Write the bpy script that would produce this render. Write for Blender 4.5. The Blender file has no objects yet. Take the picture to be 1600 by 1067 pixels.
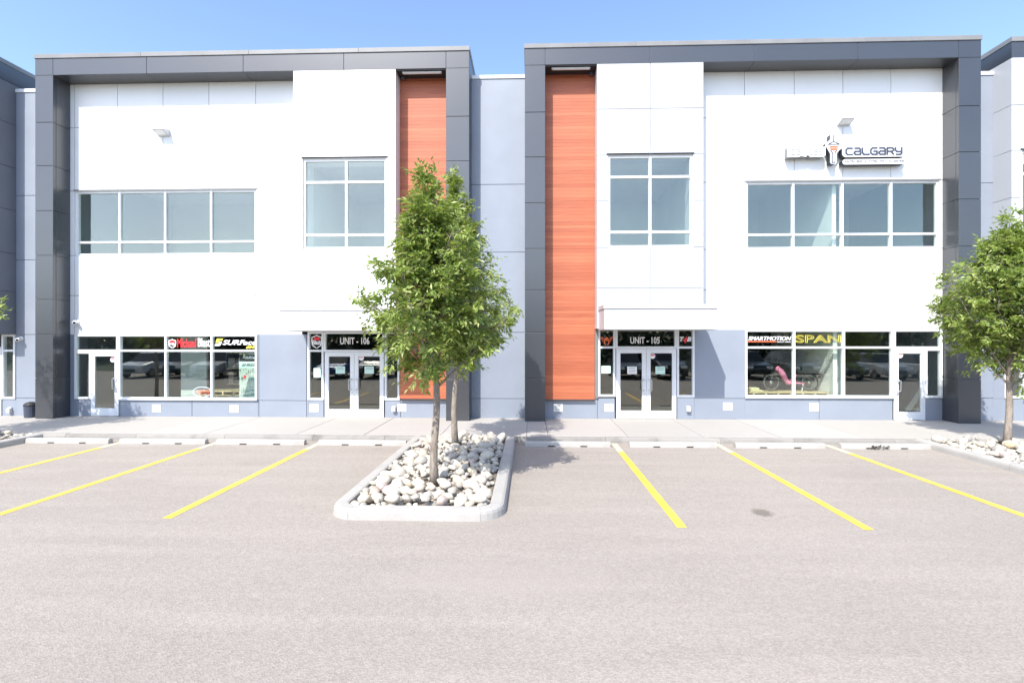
import bpy, bmesh, math, random
from mathutils import Vector, Matrix, noise
R = math.radians
scene = bpy.context.scene
col = scene.collection

# ------------------------------------------------------------------ camera
CAM_H = 2.55
FPX = 820.0                      # focal length for a 1600 px wide picture
YAW = math.atan(28 / FPX)
cam_data = bpy.data.cameras.new("camera")
cam = bpy.data.objects.new("camera", cam_data)
col.objects.link(cam)
cam_data.sensor_width = 36.0
cam_data.lens = 36.0 * FPX / 1600.0
cam_data.shift_y = -3.5 / 1600.0
cam_data.clip_start = 0.1
cam_data.clip_end = 3000
cam.location = (0, 0, CAM_H)
cam.rotation_euler = (R(90), 0, YAW)
scene.camera = cam

# ------------------------------------------------------------------ light
SUN_DIR = Vector((0.48, 1.0, -1.2)).normalized()      # the way sunlight travels
SUN_EL = math.asin(-SUN_DIR.z)
SUN_AZ = math.atan2(-SUN_DIR.x, -SUN_DIR.y)           # clockwise from +Y
world = bpy.data.worlds.new("World")
scene.world = world
world.use_nodes = True
wn = world.node_tree
bg = wn.nodes["Background"]
sky = wn.nodes.new("ShaderNodeTexSky")
sky.sky_type = 'NISHITA'
sky.sun_disc = False
sky.sun_elevation = SUN_EL
sky.sun_rotation = SUN_AZ % (2 * math.pi)
sky.altitude = 1000
sky.air_density = 1.0
sky.dust_density = 2.6
sky.ozone_density = 2.0
wn.links.new(sky.outputs[0], bg.inputs[0])
bg.inputs[1].default_value = 0.15
sun_data = bpy.data.lights.new("sun", 'SUN')
sun_data.energy = 2.7
sun_data.angle = R(0.53)
sun_data.color = (1.0, 0.955, 0.88)
sun = bpy.data.objects.new("sun", sun_data)
col.objects.link(sun)
sun.rotation_euler = SUN_DIR.to_track_quat('-Z', 'Y').to_euler()
sun.location = (-20, -40, 50)
vs = scene.view_settings
vs.view_transform = 'Standard'
vs.look = 'None'
vs.exposure = 1.32
vs.gamma = 1.0
scene.cycles.max_bounces = 10
scene.cycles.transparent_max_bounces = 16
scene.cycles.sample_clamp_indirect = 6.0
scene.cycles.use_denoising = True

# ------------------------------------------------------------------ helpers
W_Y = 16.1        # main wall plane
F_Y = 15.5        # front of the pillars, fascias and stair towers
G = 0.13          # pavement level

def hx(px, y):    # survey: horizontal reading in the picture -> metres along the facade at depth y
    u = (px - 800) / FPX
    return y / (u * math.sin(YAW) + math.cos(YAW)) * (u * math.cos(YAW) - math.sin(YAW))

def hz(px, py, y):
    u = (px - 800) / FPX
    return CAM_H - y / (u * math.sin(YAW) + math.cos(YAW)) * (py - 530) / FPX

ORG = {}

class MB:
    def __init__(s):
        s.v, s.f, s.m = [], [], []
    def add(s, vs_, fs_, mi=0):
        o = len(s.v)
        s.v += [tuple(p) for p in vs_]
        s.f += [tuple(i + o for i in f) for f in fs_]
        s.m += [mi] * len(fs_)
    def box(s, x0, x1, y0, y1, z0, z1, mi=0):
        s.add([(x0, y0, z0), (x1, y0, z0), (x1, y1, z0), (x0, y1, z0), (x0, y0, z1), (x1, y0, z1), (x1, y1, z1), (x0, y1, z1)],
              [(3, 2, 1, 0), (4, 5, 6, 7), (0, 1, 5, 4), (1, 2, 6, 5), (2, 3, 7, 6), (3, 0, 4, 7)], mi)
    def prism(s, pts, y0, y1, mi=0):         # outline in x,z (counter-clockwise seen from the front), from y0 (front) to y1
        n = len(pts)
        v = [(p[0], y0, p[1]) for p in pts] + [(p[0], y1, p[1]) for p in pts]
        f = [tuple(range(n)), tuple(range(2 * n - 1, n - 1, -1))]
        f += [(i, i + n, (i + 1) % n + n, (i + 1) % n) for i in range(n)]
        s.add(v, f, mi)
    def prism_x(s, pts, x0, x1, mi=0):       # outline in y,z extruded along x
        n = len(pts)
        v = [(x0, p[0], p[1]) for p in pts] + [(x1, p[0], p[1]) for p in pts]
        f = [tuple(range(n - 1, -1, -1)), tuple(range(n, 2 * n))]
        f += [(i, (i + 1) % n, (i + 1) % n + n, i + n) for i in range(n)]
        s.add(v, f, mi)
    def tube(s, pts, rad, seg=8, mi=0, cap=True):
        pts = [Vector(p) for p in pts]
        n = len(pts)
        rads = rad if isinstance(rad, (list, tuple)) else [rad] * n
        up = Vector((0.13, 0.31, 0.94))
        v, f = [], []
        for i, p in enumerate(pts):
            d = (pts[min(i + 1, n - 1)] - pts[max(i - 1, 0)]).normalized()
            a = d.cross(up)
            if a.length < 1e-3:
                a = d.cross(Vector((1, 0, 0)))
            a.normalize()
            b = d.cross(a)
            for k in range(seg):
                t = 2 * math.pi * k / seg
                v.append(p + (a * math.cos(t) + b * math.sin(t)) * rads[i])
        for i in range(n - 1):
            for k in range(seg):
                k2 = (k + 1) % seg
                f.append((i * seg + k, i * seg + k2, (i + 1) * seg + k2, (i + 1) * seg + k))
        if cap:
            f.append(tuple(range(seg - 1, -1, -1)))
            f.append(tuple((n - 1) * seg + k for k in range(seg)))
        s.add(v, f, mi)
    def lathe(s, c, prof, seg=16, mi=0, axis='z'):   # prof: (radius, height) pairs
        v, f = [], []
        for r, h in prof:
            for k in range(seg):
                t = 2 * math.pi * k / seg
                if axis == 'z':
                    v.append((c[0] + r * math.cos(t), c[1] + r * math.sin(t), c[2] + h))
                elif axis == 'y':
                    v.append((c[0] + r * math.cos(t), c[1] - h, c[2] + r * math.sin(t)))
                else:
                    v.append((c[0] + h, c[1] + r * math.cos(t), c[2] + r * math.sin(t)))
        n = len(prof)
        for i in range(n - 1):
            for k in range(seg):
                k2 = (k + 1) % seg
                f.append((i * seg + k, i * seg + k2, (i + 1) * seg + k2, (i + 1) * seg + k))
        f.append(tuple(range(seg - 1, -1, -1)))
        f.append(tuple((n - 1) * seg + k for k in range(seg)))
        s.add(v, f, mi)
    def build(s, name, mats, parent=None, smooth=False, bevel=0):
        o = ORG.get(parent.name, Vector()) if parent else Vector()
        me = bpy.data.meshes.new(name)
        me.from_pydata([(p[0] - o[0], p[1] - o[1], p[2] - o[2]) for p in s.v], [], s.f)
        if not isinstance(mats, (list, tuple)):
            mats = [mats]
        for m in mats:
            me.materials.append(m)
        me.polygons.foreach_set("material_index", s.m)
        if smooth:
            me.polygons.foreach_set("use_smooth", [True] * len(s.f))
        me.update()
        ob = bpy.data.objects.new(name, me)
        col.objects.link(ob)
        if bevel:
            b = ob.modifiers.new("bevel", 'BEVEL')
            b.width = bevel
            b.segments = 2
            b.limit_method = 'ANGLE'
        if parent:
            ob.parent = parent
            ORG[ob.name] = o
        return ob

def tag(o, label=None, cat=None, group=None, kind=None):
    if label: o["label"] = label
    if cat: o["category"] = cat
    if group: o["group"] = group
    if kind: o["kind"] = kind
    return o

def thing(name, loc, label, cat, group=None):
    o = bpy.data.objects.new(name, None)
    o.empty_display_size = 0.3
    o.location = loc
    col.objects.link(o)
    ORG[o.name] = Vector(loc)
    return tag(o, label, cat, group)

def copy_tree(o, parent=None):
    c = o.copy()
    col.objects.link(c)
    if parent: c.parent = parent
    for ch in list(o.children):
        copy_tree(ch, c)
    return c

def subtract(rects, h):
    out = []
    for (x0, x1, z0, z1) in rects:
        a0, a1, b0, b1 = max(x0, h[0]), min(x1, h[1]), max(z0, h[2]), min(z1, h[3])
        if a0 >= a1 - 1e-6 or b0 >= b1 - 1e-6:
            out.append((x0, x1, z0, z1)); continue
        if a0 > x0 + 1e-6: out.append((x0, a0, z0, z1))
        if a1 < x1 - 1e-6: out.append((a1, x1, z0, z1))
        if b0 > z0 + 1e-6: out.append((a0, a1, z0, b0))
        if b1 < z1 - 1e-6: out.append((a0, a1, b1, z1))
    return out

def panels(mb, xs, zs, y, holes=(), gap=0.016, th=0.03, back=0.2, mi=0, mi_back=0):
    """cladding panels with open joints in front of a wall, window openings cut out"""
    for i in range(len(xs) - 1):
        for j in range(len(zs) - 1):
            rs = [(xs[i] + (gap / 2 if i else 0), xs[i + 1] - (gap / 2 if i < len(xs) - 2 else 0),
                   zs[j] + (gap / 2 if j else 0), zs[j + 1] - (gap / 2 if j < len(zs) - 2 else 0))]
            for h in holes: rs = subtract(rs, h)
            for r in rs: mb.box(r[0], r[1], y, y + th, r[2], r[3], mi)
    rs = [(xs[0] + .001, xs[-1] - .001, zs[0] + .001, zs[-1] - .001)]
    for h in holes: rs = subtract(rs, h)
    for r in rs: mb.box(r[0], r[1], y + th, y + th + back, r[2], r[3], mi_back)

# ------------------------------------------------------------------ materials
def new_mat(name):
    m = bpy.data.materials.new(name)
    m.use_nodes = True
    nt = m.node_tree
    return m, nt, nt.nodes["Principled BSDF"], nt.nodes["Material Output"]

def nd(nt, t, **kw):
    n = nt.nodes.new(t)
    for k, v in kw.items(): setattr(n, k, v)
    return n

def mixc(nt, fac, a, b, blend='MIX'):
    n = nd(nt, "ShaderNodeMix", data_type='RGBA', blend_type=blend)
    for sock, val in ((0, fac), (6, a), (7, b)):
        if isinstance(val, bpy.types.NodeSocket): nt.links.new(val, n.inputs[sock])
        else: n.inputs[sock].default_value = val if sock == 0 else (*val, 1)
    return n.outputs[2]

def noise_fac(nt, scale, detail=4, lo=0.35, hi=0.65, vec=None, rough=0.55):
    if vec is None:
        vec = nd(nt, "ShaderNodeTexCoord").outputs["Object"]
    n = nd(nt, "ShaderNodeTexNoise")
    n.inputs["Scale"].default_value = scale
    n.inputs["Detail"].default_value = detail
    n.inputs["Roughness"].default_value = rough
    nt.links.new(vec, n.inputs["Vector"])
    mr = nd(nt, "ShaderNodeMapRange")
    mr.inputs[1].default_value, mr.inputs[2].default_value = lo, hi
    nt.links.new(n.outputs["Fac"], mr.inputs[0])
    return mr.outputs[0]

def scaled(nt, s):
    mp = nd(nt, "ShaderNodeMapping")
    mp.inputs["Scale"].default_value = s
    nt.links.new(nd(nt, "ShaderNodeTexCoord").outputs["Object"], mp.inputs[0])
    return mp.outputs[0]

def bump(nt, b, h, strength, dist=0.01):
    n = nd(nt, "ShaderNodeBump")
    n.inputs["Strength"].default_value = strength
    n.inputs["Distance"].default_value = dist
    nt.links.new(h, n.inputs["Height"])
    nt.links.new(n.outputs[0], b.inputs["Normal"])

def simple(name, c, rough=0.5, metal=0.0, var=0.06, scale=3.0, spec=0.5, emit=0, sy=1.0):
    """painted or plain surface with faint uneven tone"""
    m, nt, b, out = new_mat(name)
    d = tuple(max(0, x * (1 - var)) for x in c)
    u = tuple(min(1, x * (1 + var)) for x in c)
    f = noise_fac(nt, scale, vec=scaled(nt, (1, 1, sy)))
    nt.links.new(mixc(nt, f, d, u), b.inputs["Base Color"])
    b.inputs["Roughness"].default_value = rough
    b.inputs["Metallic"].default_value = metal
    b.inputs["Specular IOR Level"].default_value = spec
    if emit:
        b.inputs["Emission Color"].default_value = (*c, 1)
        b.inputs["Emission Strength"].default_value = emit
    return m

def island_mat(name, c0, c1, rough=0.6, noise_scale=4, amount=0.15, bumpscale=None, spec=0.5):
    """tone varies from piece to piece and within each piece"""
    m, nt, b, out = new_mat(name)
    geo = nd(nt, "ShaderNodeNewGeometry")
    base = mixc(nt, geo.outputs["Random Per Island"], c0, c1)
    f = noise_fac(nt, noise_scale)
    sc = nd(nt, "ShaderNodeMapRange")
    sc.inputs[3].default_value, sc.inputs[4].default_value = 1 - amount, 1 + amount
    nt.links.new(f, sc.inputs[0])
    comb = nd(nt, "ShaderNodeCombineColor")
    for i in range(3): nt.links.new(sc.outputs[0], comb.inputs[i])
    nt.links.new(mixc(nt, 1.0, base, comb.outputs[0], 'MULTIPLY'), b.inputs["Base Color"])
    b.inputs["Roughness"].default_value = rough
    b.inputs["Specular IOR Level"].default_value = spec
    if bumpscale:
        bump(nt, b, noise_fac(nt, bumpscale, 6, 0.2, 0.8), 0.5, 0.01)
    return m

M = {}
M['white'] = island_mat("white cladding", (.77, .78, .79), (.82, .82, .82), 0.38, 0.7, 0.02)
M['joint'] = simple('grey joint backing', (.22, .23, .25), .7)  # plain grey backing that shows through the open panel joints
M['white2'] = island_mat("pale metal cladding", (.47, .49, .52), (.50, .52, .55), 0.33, 0.7, 0.02)
M['grey'] = island_mat("blue grey cladding", (.245, .275, .33), (.265, .295, .35), 0.5, 0.8, 0.05)
M['grey2'] = island_mat("grey neighbour cladding", (.17, .18, .205), (.185, .195, .22), 0.45, 0.8, 0.05)
M['charcoal'] = island_mat("charcoal metal panel", (.034, .037, .043), (.040, .043, .050), 0.30, 0.5, 0.06)
M['charcoal'].node_tree.nodes['Principled BSDF'].inputs['IOR'].default_value = 1.86
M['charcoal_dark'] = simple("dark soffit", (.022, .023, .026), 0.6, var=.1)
M['cap'] = island_mat("parapet flashing", (.20, .20, .203), (.23, .23, .23), 0.45, 1.5, 0.08)
M['canopy_cap'] = simple('canopy flashing', (.50, .495, .48), .45, var=.03)
M['alu'] = simple("white aluminium frame", (.74, .76, .78), 0.4, var=.03, scale=2)
M['flash'] = simple("grey head flashing", (.20, .20, .20), 0.5)
M['steel'] = simple("brushed steel", (.62, .63, .64), 0.28, 1.0)
M['black'] = simple("black rubber", (.015, .015, .016), 0.6)
M['paper'] = simple("white paper", (.78, .80, .78), 0.7, var=.02)
M['paper_green'] = simple("pale green paper", (.55, .75, .66), 0.7, var=.03)
M['ink'] = simple("grey print", (.16, .18, .18), 0.7)
M['vinyl_white'] = simple("white vinyl", (.82, .82, .82), 0.45, var=.02)
M['vinyl_red'] = simple("red vinyl", (.72, .035, .045), 0.45, var=.04)
M['vinyl_orange'] = simple("orange vinyl", (.80, .16, .06), 0.45, var=.04)
M['vinyl_yellow'] = simple("yellow vinyl", (.80, .68, .09), 0.45, var=.04)
M['navy'] = simple("dark slate print", (.05, .06, .09), 0.45)
M['fixture'] = simple("pale grey fixture", (.55, .55, .55), 0.45)
M['lens'] = simple("black camera lens", (.01, .01, .012), 0.15)
M['sign_side'] = simple("sign return metal", (.20, .22, .22), 0.45)
M['sign_side_dark'] = simple("dark sign return", (.025, .04, .05), 0.45)
M['sign_face'] = simple("white acrylic sign face", (.82, .82, .82), 0.35, var=.01)
M['room'] = simple("white painted interior wall", (.64, .67, .655), 0.8, var=.03, scale=1)
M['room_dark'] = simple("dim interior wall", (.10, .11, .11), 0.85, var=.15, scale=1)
M['room_floor'] = simple("interior floor", (.10, .095, .09), 0.5, var=.15, scale=1)
M['ceiling'] = simple("interior ceiling", (.66, .68, .67), 0.9, var=.03)
M['slat'] = simple("white slat wall", (.84, .85, .83), 0.5, var=.03)
M['pine'] = island_mat("pale pine boards", (.55, .43, .26), (.66, .53, .33), 0.7, 6, 0.15)
M['pink'] = simple("pink bicycle paint", (.86, .27, .44), 0.3, var=.03)
M['rubber'] = simple("tyre rubber", (.025, .025, .027), 0.75)
M['neon_white'] = simple("neon ring", (.80, .82, 1.0), 0.3, emit=0.35)
M['neon_red'] = simple("neon letters", (.9, .12, .08), 0.3, emit=0.35)
M['bark'] = None

def make_glass():
    m, nt, b, out = new_mat("tinted window glass")
    nt.nodes.remove(b)
    tr = nd(nt, "ShaderNodeBsdfTransparent")
    tr.inputs[0].default_value = (.958, 1.0, .976, 1)
    gl = nd(nt, "ShaderNodeBsdfGlossy")
    gl.inputs["Roughness"].default_value = 0.004
    gl.inputs["Color"].default_value = (1.0, .985, .90, 1)
    fr = nd(nt, "ShaderNodeFresnel")
    bf = nd(nt, "ShaderNodeNewGeometry")           # same reflectance at the inner and the outer face of the thin pane
    ior = nd(nt, "ShaderNodeMapRange")
    ior.inputs[3].default_value, ior.inputs[4].default_value = 1.5, 1 / 1.5
    nt.links.new(bf.outputs["Backfacing"], ior.inputs[0])
    nt.links.new(ior.outputs[0], fr.inputs[0])
    mr = nd(nt, "ShaderNodeMapRange")
    mr.inputs[1].default_value, mr.inputs[2].default_value = 0.04, 1.0
    mr.inputs[3].default_value, mr.inputs[4].default_value = 0.10, 1.0
    nt.links.new(fr.outputs[0], mr.inputs[0])
    mx = nd(nt, "ShaderNodeMixShader")
    nt.links.new(mr.outputs[0], mx.inputs[0])
    nt.links.new(tr.outputs[0], mx.inputs[1])
    nt.links.new(gl.outputs[0], mx.inputs[2])
    # very faint waviness of the panes
    tn = nd(nt, "ShaderNodeTexNoise")
    tn.inputs["Scale"].default_value = 0.9
    tn.inputs["Detail"].default_value = 1
    nt.links.new(nd(nt, "ShaderNodeTexCoord").outputs["Object"], tn.inputs["Vector"])
    bp = nd(nt, "ShaderNodeBump")
    bp.inputs["Strength"].default_value = 0.03
    bp.inputs["Distance"].default_value = 0.012
    nt.links.new(tn.outputs[0], bp.inputs["Height"])
    nt.links.new(bp.outputs[0], gl.inputs["Normal"])
    nt.links.new(mx.outputs[0], out.inputs[0])
    return m
M['glass'] = make_glass()

def make_wood():
    m, nt, b, out = new_mat("orange wood grain plank")
    geo = nd(nt, "ShaderNodeNewGeometry")
    base = mixc(nt, geo.outputs["Random Per Island"], (.385, .106, .05), (.51, .156, .075))
    v = scaled(nt, (0.7, 1, 38))
    f = noise_fac(nt, 2.2, 5, .3, .7, vec=v)
    c = mixc(nt, f, (.80, .76, .74), (1.14, 1.14, 1.12))
    nt.links.new(mixc(nt, 1.0, base, c, 'MULTIPLY'), b.inputs["Base Color"])
    b.inputs["Roughness"].default_value = 0.5
    return m
M['wood'] = make_wood()

def make_asphalt():
    m, nt, b, out = new_mat("worn pale asphalt")
    big = noise_fac(nt, 0.35, 5, .3, .7)
    base = mixc(nt, big, (.283, .251, .220), (.325, .288, .253))
    streak = noise_fac(nt, 0.9, 4, .45, .72, vec=scaled(nt, (0.25, 2.2, 1)))
    base = mixc(nt, streak, base, (.345, .305, .267))
    mid = noise_fac(nt, 9, 4, .3, .7)
    base = mixc(nt, 0.3, base, mixc(nt, mid, (.262, .231, .201), (.336, .298, .261)))
    vor = nd(nt, "ShaderNodeTexVoronoi")
    vor.inputs["Scale"].default_value = 62
    nt.links.new(nd(nt, "ShaderNodeTexCoord").outputs["Object"], vor.inputs["Vector"])
    hsv = nd(nt, "ShaderNodeSeparateColor")
    nt.links.new(vor.outputs["Color"], hsv.inputs[0])
    mr = nd(nt, "ShaderNodeMapRange")
    mr.inputs[1].default_value, mr.inputs[2].default_value = 0.0, 1.0
    mr.inputs[3].default_value, mr.inputs[4].default_value = 0.84, 1.16
    nt.links.new(hsv.outputs[0], mr.inputs[0])
    comb = nd(nt, "ShaderNodeCombineColor")
    for i in range(3): nt.links.new(mr.outputs[0], comb.inputs[i])
    base = mixc(nt, 0.85, base, mixc(nt, 1.0, base, comb.outputs[0], 'MULTIPLY'))
    # an oil stain with its own outline
    tc = nd(nt, "ShaderNodeTexCoord").outputs["Object"]
    def stain(cx, cy, sx, sy, colr, a):
        nonlocal base
        mp = nd(nt, "ShaderNodeMapping", vector_type='POINT')
        mp.inputs["Location"].default_value = (-cx / sx, -cy / sy, 0)
        mp.inputs["Scale"].default_value = (1 / sx, 1 / sy, 0)
        nt.links.new(tc, mp.inputs[0])
        wob = nd(nt, "ShaderNodeTexNoise"); wob.inputs["Scale"].default_value = 2.2
        nt.links.new(mp.outputs[0], wob.inputs["Vector"])
        ln = nd(nt, "ShaderNodeVectorMath", operation='LENGTH')
        nt.links.new(mp.outputs[0], ln.inputs[0])
        ad = nd(nt, "ShaderNodeMath", operation='MULTIPLY_ADD')
        nt.links.new(wob.outputs[0], ad.inputs[0]); ad.inputs[1].default_value = 0.9
        nt.links.new(ln.outputs["Value"], ad.inputs[2])
        r = nd(nt, "ShaderNodeMapRange")
        r.inputs[1].default_value, r.inputs[2].default_value = 1.0, 1.5
        r.inputs[3].default_value, r.inputs[4].default_value = a, 0.0
        nt.links.new(ad.outputs[0], r.inputs[0])
        base = mixc(nt, r.outputs[0], base, colr)
    stain(3.42, 7.85, .17, .20, (.13, .115, .09), .75)
    stain(-8.6, 9.8, .5, .3, (.24, .21, .19), .22)
    stain(2.2, 10.2, .45, .22, (.24, .21, .19), .2)
    stain(-5.6, 10.6, .5, .25, (.24, .21, .19), .25)
    stain(6.1, 10.0, .6, .3, (.24, .21, .19), .2)
    stain(-0.2, 5.6, 1.6, .5, (.33, .29, .255), .4)
    nt.links.new(base, b.inputs["Base Color"])
    b.inputs["Roughness"].default_value = 0.88
    b.inputs["Specular IOR Level"].default_value = 0.3
    bump(nt, b, vor.outputs["Distance"], 0.5, 0.006)
    return m
M['asphalt'] = make_asphalt()

def make_concrete(name, c0, c1, spot=(.30, .28, .26), a=.35):
    m, nt, b, out = new_mat(name)
    geo = nd(nt, "ShaderNodeNewGeometry")
    base = mixc(nt, geo.outputs["Random Per Island"], c0, c1)
    s1 = noise_fac(nt, 1.6, 6, .5, .8)
    sc = nd(nt, "ShaderNodeMath", operation='MULTIPLY'); sc.inputs[1].default_value = a
    nt.links.new(s1, sc.inputs[0])
    base = mixc(nt, sc.outputs[0], base, spot)
    f = noise_fac(nt, 45, 3, .3, .7)
    base = mixc(nt, 1.0, base, mixc(nt, f, (.93, .93, .93), (1.07, 1.07, 1.07)), 'MULTIPLY')
    nt.links.new(base, b.inputs["Base Color"])
    b.inputs["Roughness"].default_value = 0.85
    bump(nt, b, noise_fac(nt, 60, 4, .2, .8), 0.3, 0.006)
    return m
M['concrete'] = make_concrete("pale sidewalk concrete", (.37, .35, .32), (.41, .385, .355), (.35, .325, .29))
M['kerb'] = make_concrete("kerb concrete", (.37, .355, .33), (.42, .405, .38), (.28, .26, .235), .6)
M['kerb_worn'] = make_concrete("worn kerb face", (.25, .235, .215), (.31, .295, .27), (.11, .105, .095), .9)

def make_line():
    m, nt, b, out = new_mat("yellow road paint")
    wear = noise_fac(nt, 16, 6, .60, .70, rough=.7)
    base = mixc(nt, noise_fac(nt, 3, 3), (.80, .495, .05), (.85, .555, .08))
    nt.links.new(mixc(nt, wear, base, (.50, .40, .17)), b.inputs["Base Color"])
    b.inputs["Roughness"].default_value = 0.7
    bump(nt, b, noise_fac(nt, 70, 3, .2, .8), 0.4, 0.004)
    return m
M['line'] = make_line()
M['line_old'] = simple("faded road paint", (.62, .56, .36), 0.8, var=.12, scale=12)

def make_bark():
    m, nt, b, out = new_mat("grey tan bark")
    f = noise_fac(nt, 7, 6, .3, .7, vec=scaled(nt, (3, 3, 1)))
    nt.links.new(mixc(nt, f, (.17, .135, .105), (.36, .31, .26)), b.inputs["Base Color"])
    b.inputs["Roughness"].default_value = 0.85
    bump(nt, b, f, 0.6, 0.01)
    return m
M['bark'] = make_bark()

def make_leaf():
    m, nt, b, out = new_mat("ash leaflets")
    geo = nd(nt, "ShaderNodeNewGeometry")
    ramp = nd(nt, "ShaderNodeValToRGB")
    e = ramp.color_ramp.elements
    e[0].color = (.115, .180, .032, 1)
    e[1].color = (.40, .44, .15, 1)
    k = e.new(0.55); k.color = (.215, .29, .062, 1)
    nt.links.new(geo.outputs["Random Per Island"], ramp.inputs[0])
    nt.links.new(ramp.outputs[0], b.inputs["Base Color"])
    b.inputs["Roughness"].default_value = 0.42
    tl = nd(nt, "ShaderNodeBsdfTranslucent")
    g = nd(nt, "ShaderNodeMix", data_type='RGBA', blend_type='MULTIPLY')
    g.inputs[0].default_value = 1
    nt.links.new(ramp.outputs[0], g.inputs[6]); g.inputs[7].default_value = (1.5, 1.5, .8, 1)
    nt.links.new(g.outputs[2], tl.inputs[0])
    mx = nd(nt, "ShaderNodeMixShader"); mx.inputs[0].default_value = 0.33
    nt.links.new(b.outputs[0], mx.inputs[1]); nt.links.new(tl.outputs[0], mx.inputs[2])
    nt.links.new(mx.outputs[0], out.inputs[0])
    return m
M['leaf'] = make_leaf()

def make_stone():
    m, nt, b, out = new_mat("river stone")
    oi = nd(nt, "ShaderNodeObjectInfo")
    ramp = nd(nt, "ShaderNodeValToRGB")
    e = ramp.color_ramp.elements
    e[0].color = (.34, .32, .29, 1)
    e[1].color = (.50, .38, .22, 1)
    for p, c in ((.2, (.54, .49, .42)), (.45, (.58, .53, .44)), (.7, (.46, .43, .38)), (.88, (.55, .47, .35)), (.94, (.42, .34, .33))):
        k = e.new(p); k.color = (*c, 1)
    nt.links.new(oi.outputs["Random"], ramp.inputs[0])
    f = noise_fac(nt, 6, 5, .3, .7)
    nt.links.new(mixc(nt, 1.0, ramp.outputs[0], mixc(nt, f, (.85, .85, .85), (1.12, 1.11, 1.08)), 'MULTIPLY'), b.inputs["Base Color"])
    b.inputs["Roughness"].default_value = 0.7
    bump(nt, b, noise_fac(nt, 18, 5, .2, .8), 0.3, 0.01)
    return m
M['stone'] = make_stone()
M['gravel'] = island_mat("small stones", (.30, .28, .25), (.55, .51, .44), .8, 8, .15)
M['soil'] = simple("dry soil", (.17, .14, .11), 0.95, var=.4, scale=25)
M['grass'] = simple("grass bank", (.035, .055, .016), 0.9, var=.4, scale=2)

# ------------------------------------------------------------------ lettering
def text_mb(s, x0, x1, z0, z1, y, th=0.006, bold=0.0, shear=0.0, outline=0.0, mb=None, mi=0):
    """writing fitted into a rectangle, standing th proud of the plane y"""
    cu = bpy.data.curves.new("writing", 'FONT')
    cu.body = s
    cu.size = 1.0
    cu.offset = bold
    cu.shear = shear
    cu.resolution_u = 4
    if outline:
        cu.fill_mode = 'NONE'
        cu.bevel_depth = outline
        cu.bevel_resolution = 1
    tmp = bpy.data.objects.new("writing", cu)
    col.objects.link(tmp)
    dg = bpy.context.evaluated_depsgraph_get()
    me = bpy.data.meshes.new_from_object(tmp.evaluated_get(dg))
    bm = bmesh.new(); bm.from_mesh(me)
    bmesh.ops.remove_doubles(bm, verts=bm.verts, dist=1e-4)
    if not outline:
        for f in bm.faces:
            if f.normal.z < 0: f.normal_flip()
        r = bmesh.ops.extrude_face_region(bm, geom=list(bm.faces))
        for g in r["geom"]:
            if isinstance(g, bmesh.types.BMVert): g.co.z += 1.0
    vs_ = [v.co.copy() for v in bm.verts]
    ax0, ax1 = min(v.x for v in vs_), max(v.x for v in vs_)
    ay0, ay1 = min(v.y for v in vs_), max(v.y for v in vs_)
    az0, az1 = min(v.z for v in vs_), max(v.z for v in vs_)
    bm.verts.index_update()
    mb = mb or MB()
    mb.add([(x0 + (v.x - ax0) / (ax1 - ax0) * (x1 - x0), y - (v.z - az0) / (az1 - az0) * th, z0 + (v.y - ay0) / (ay1 - ay0) * (z1 - z0)) for v in vs_],
           [tuple(v.index for v in f.verts) for f in bm.faces], mi)
    bm.free()
    bpy.data.objects.remove(tmp); bpy.data.curves.remove(cu); bpy.data.meshes.remove(me)
    return mb

def stroke(mb, pts, w, y, th, mi=0):
    """flat pen stroke along x,z points"""
    for i in range(len(pts) - 1):
        a, b = Vector(pts[i]), Vector(pts[i + 1])
        d = (b - a)
        L = d.length
        if L < 1e-6: continue
        d /= L
        n = Vector((-d.y, d.x)) * w / 2
        e = d * w / 2 * .8
        q = [a - e - n, b + e - n, b + e + n, a - e + n]
        yy = y - (i % 3) * 0.0006
        mb.prism([(p.x, p.y) for p in q], yy - th, yy, mi)

def arc(cx, cz, rx, rz, a0, a1, n=16):
    return [(cx + rx * math.cos(R(a0 + (a1 - a0) * i / n)), cz + rz * math.sin(R(a0 + (a1 - a0) * i / n))) for i in range(n + 1)]

# ------------------------------------------------------------------ ground
g = MB()
g.add([(-600, -600, 0), (600, -600, 0), (600, 600, 0), (-600, 600, 0)], [(0, 1, 2, 3)])
tag(g.build("asphalt", M['asphalt']), "pale worn asphalt parking lot", "asphalt", kind='structure')

KERB_Y = 12.98
rng = random.Random(4)
sw = MB()
x = -24.0
joints = [-24, -21.5, -19, -16.7, -14.4, -12.1, -10.0, -8.35, -5.95, -4.2, -2.25, -.08, .45, 2.45, 4.3, 6.2, 8.2, 10.4, 12.8, 15.2, 17.6, 20, 24]
for i in range(len(joints) - 1):
    a, b = joints[i], joints[i + 1]
    sw.box(a + .006, b - .006, KERB_Y + .16, 16.4, -.05, G + rng.uniform(-.002, .002))
sw.box(-24, 24, KERB_Y + .161, 16.39, -.1, G - .03)
tag(sw.build("sidewalk", M['concrete'], bevel=.006), "pale concrete sidewalk along the storefronts", "sidewalk", kind='structure')

kb = MB()
x = -24.0
k = 0
while x < 24:
    L = rng.uniform(1.2, 2.4)
    dz = rng.uniform(-.006, .006)
    prof = [(KERB_Y - .02, -.05), (KERB_Y + .155, -.05), (KERB_Y + .155, G - .002 + dz), (KERB_Y + .03, G - .002 + dz), (KERB_Y + .005, G - .022), (KERB_Y - .01, .06)]
    kb.prism_x(prof, x + .004, min(x + L, 24) - .004)
    x += L
tag(kb.build("kerb", M['kerb_worn']), "weathered concrete kerb edging the sidewalk", "kerb", kind='structure')

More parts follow.
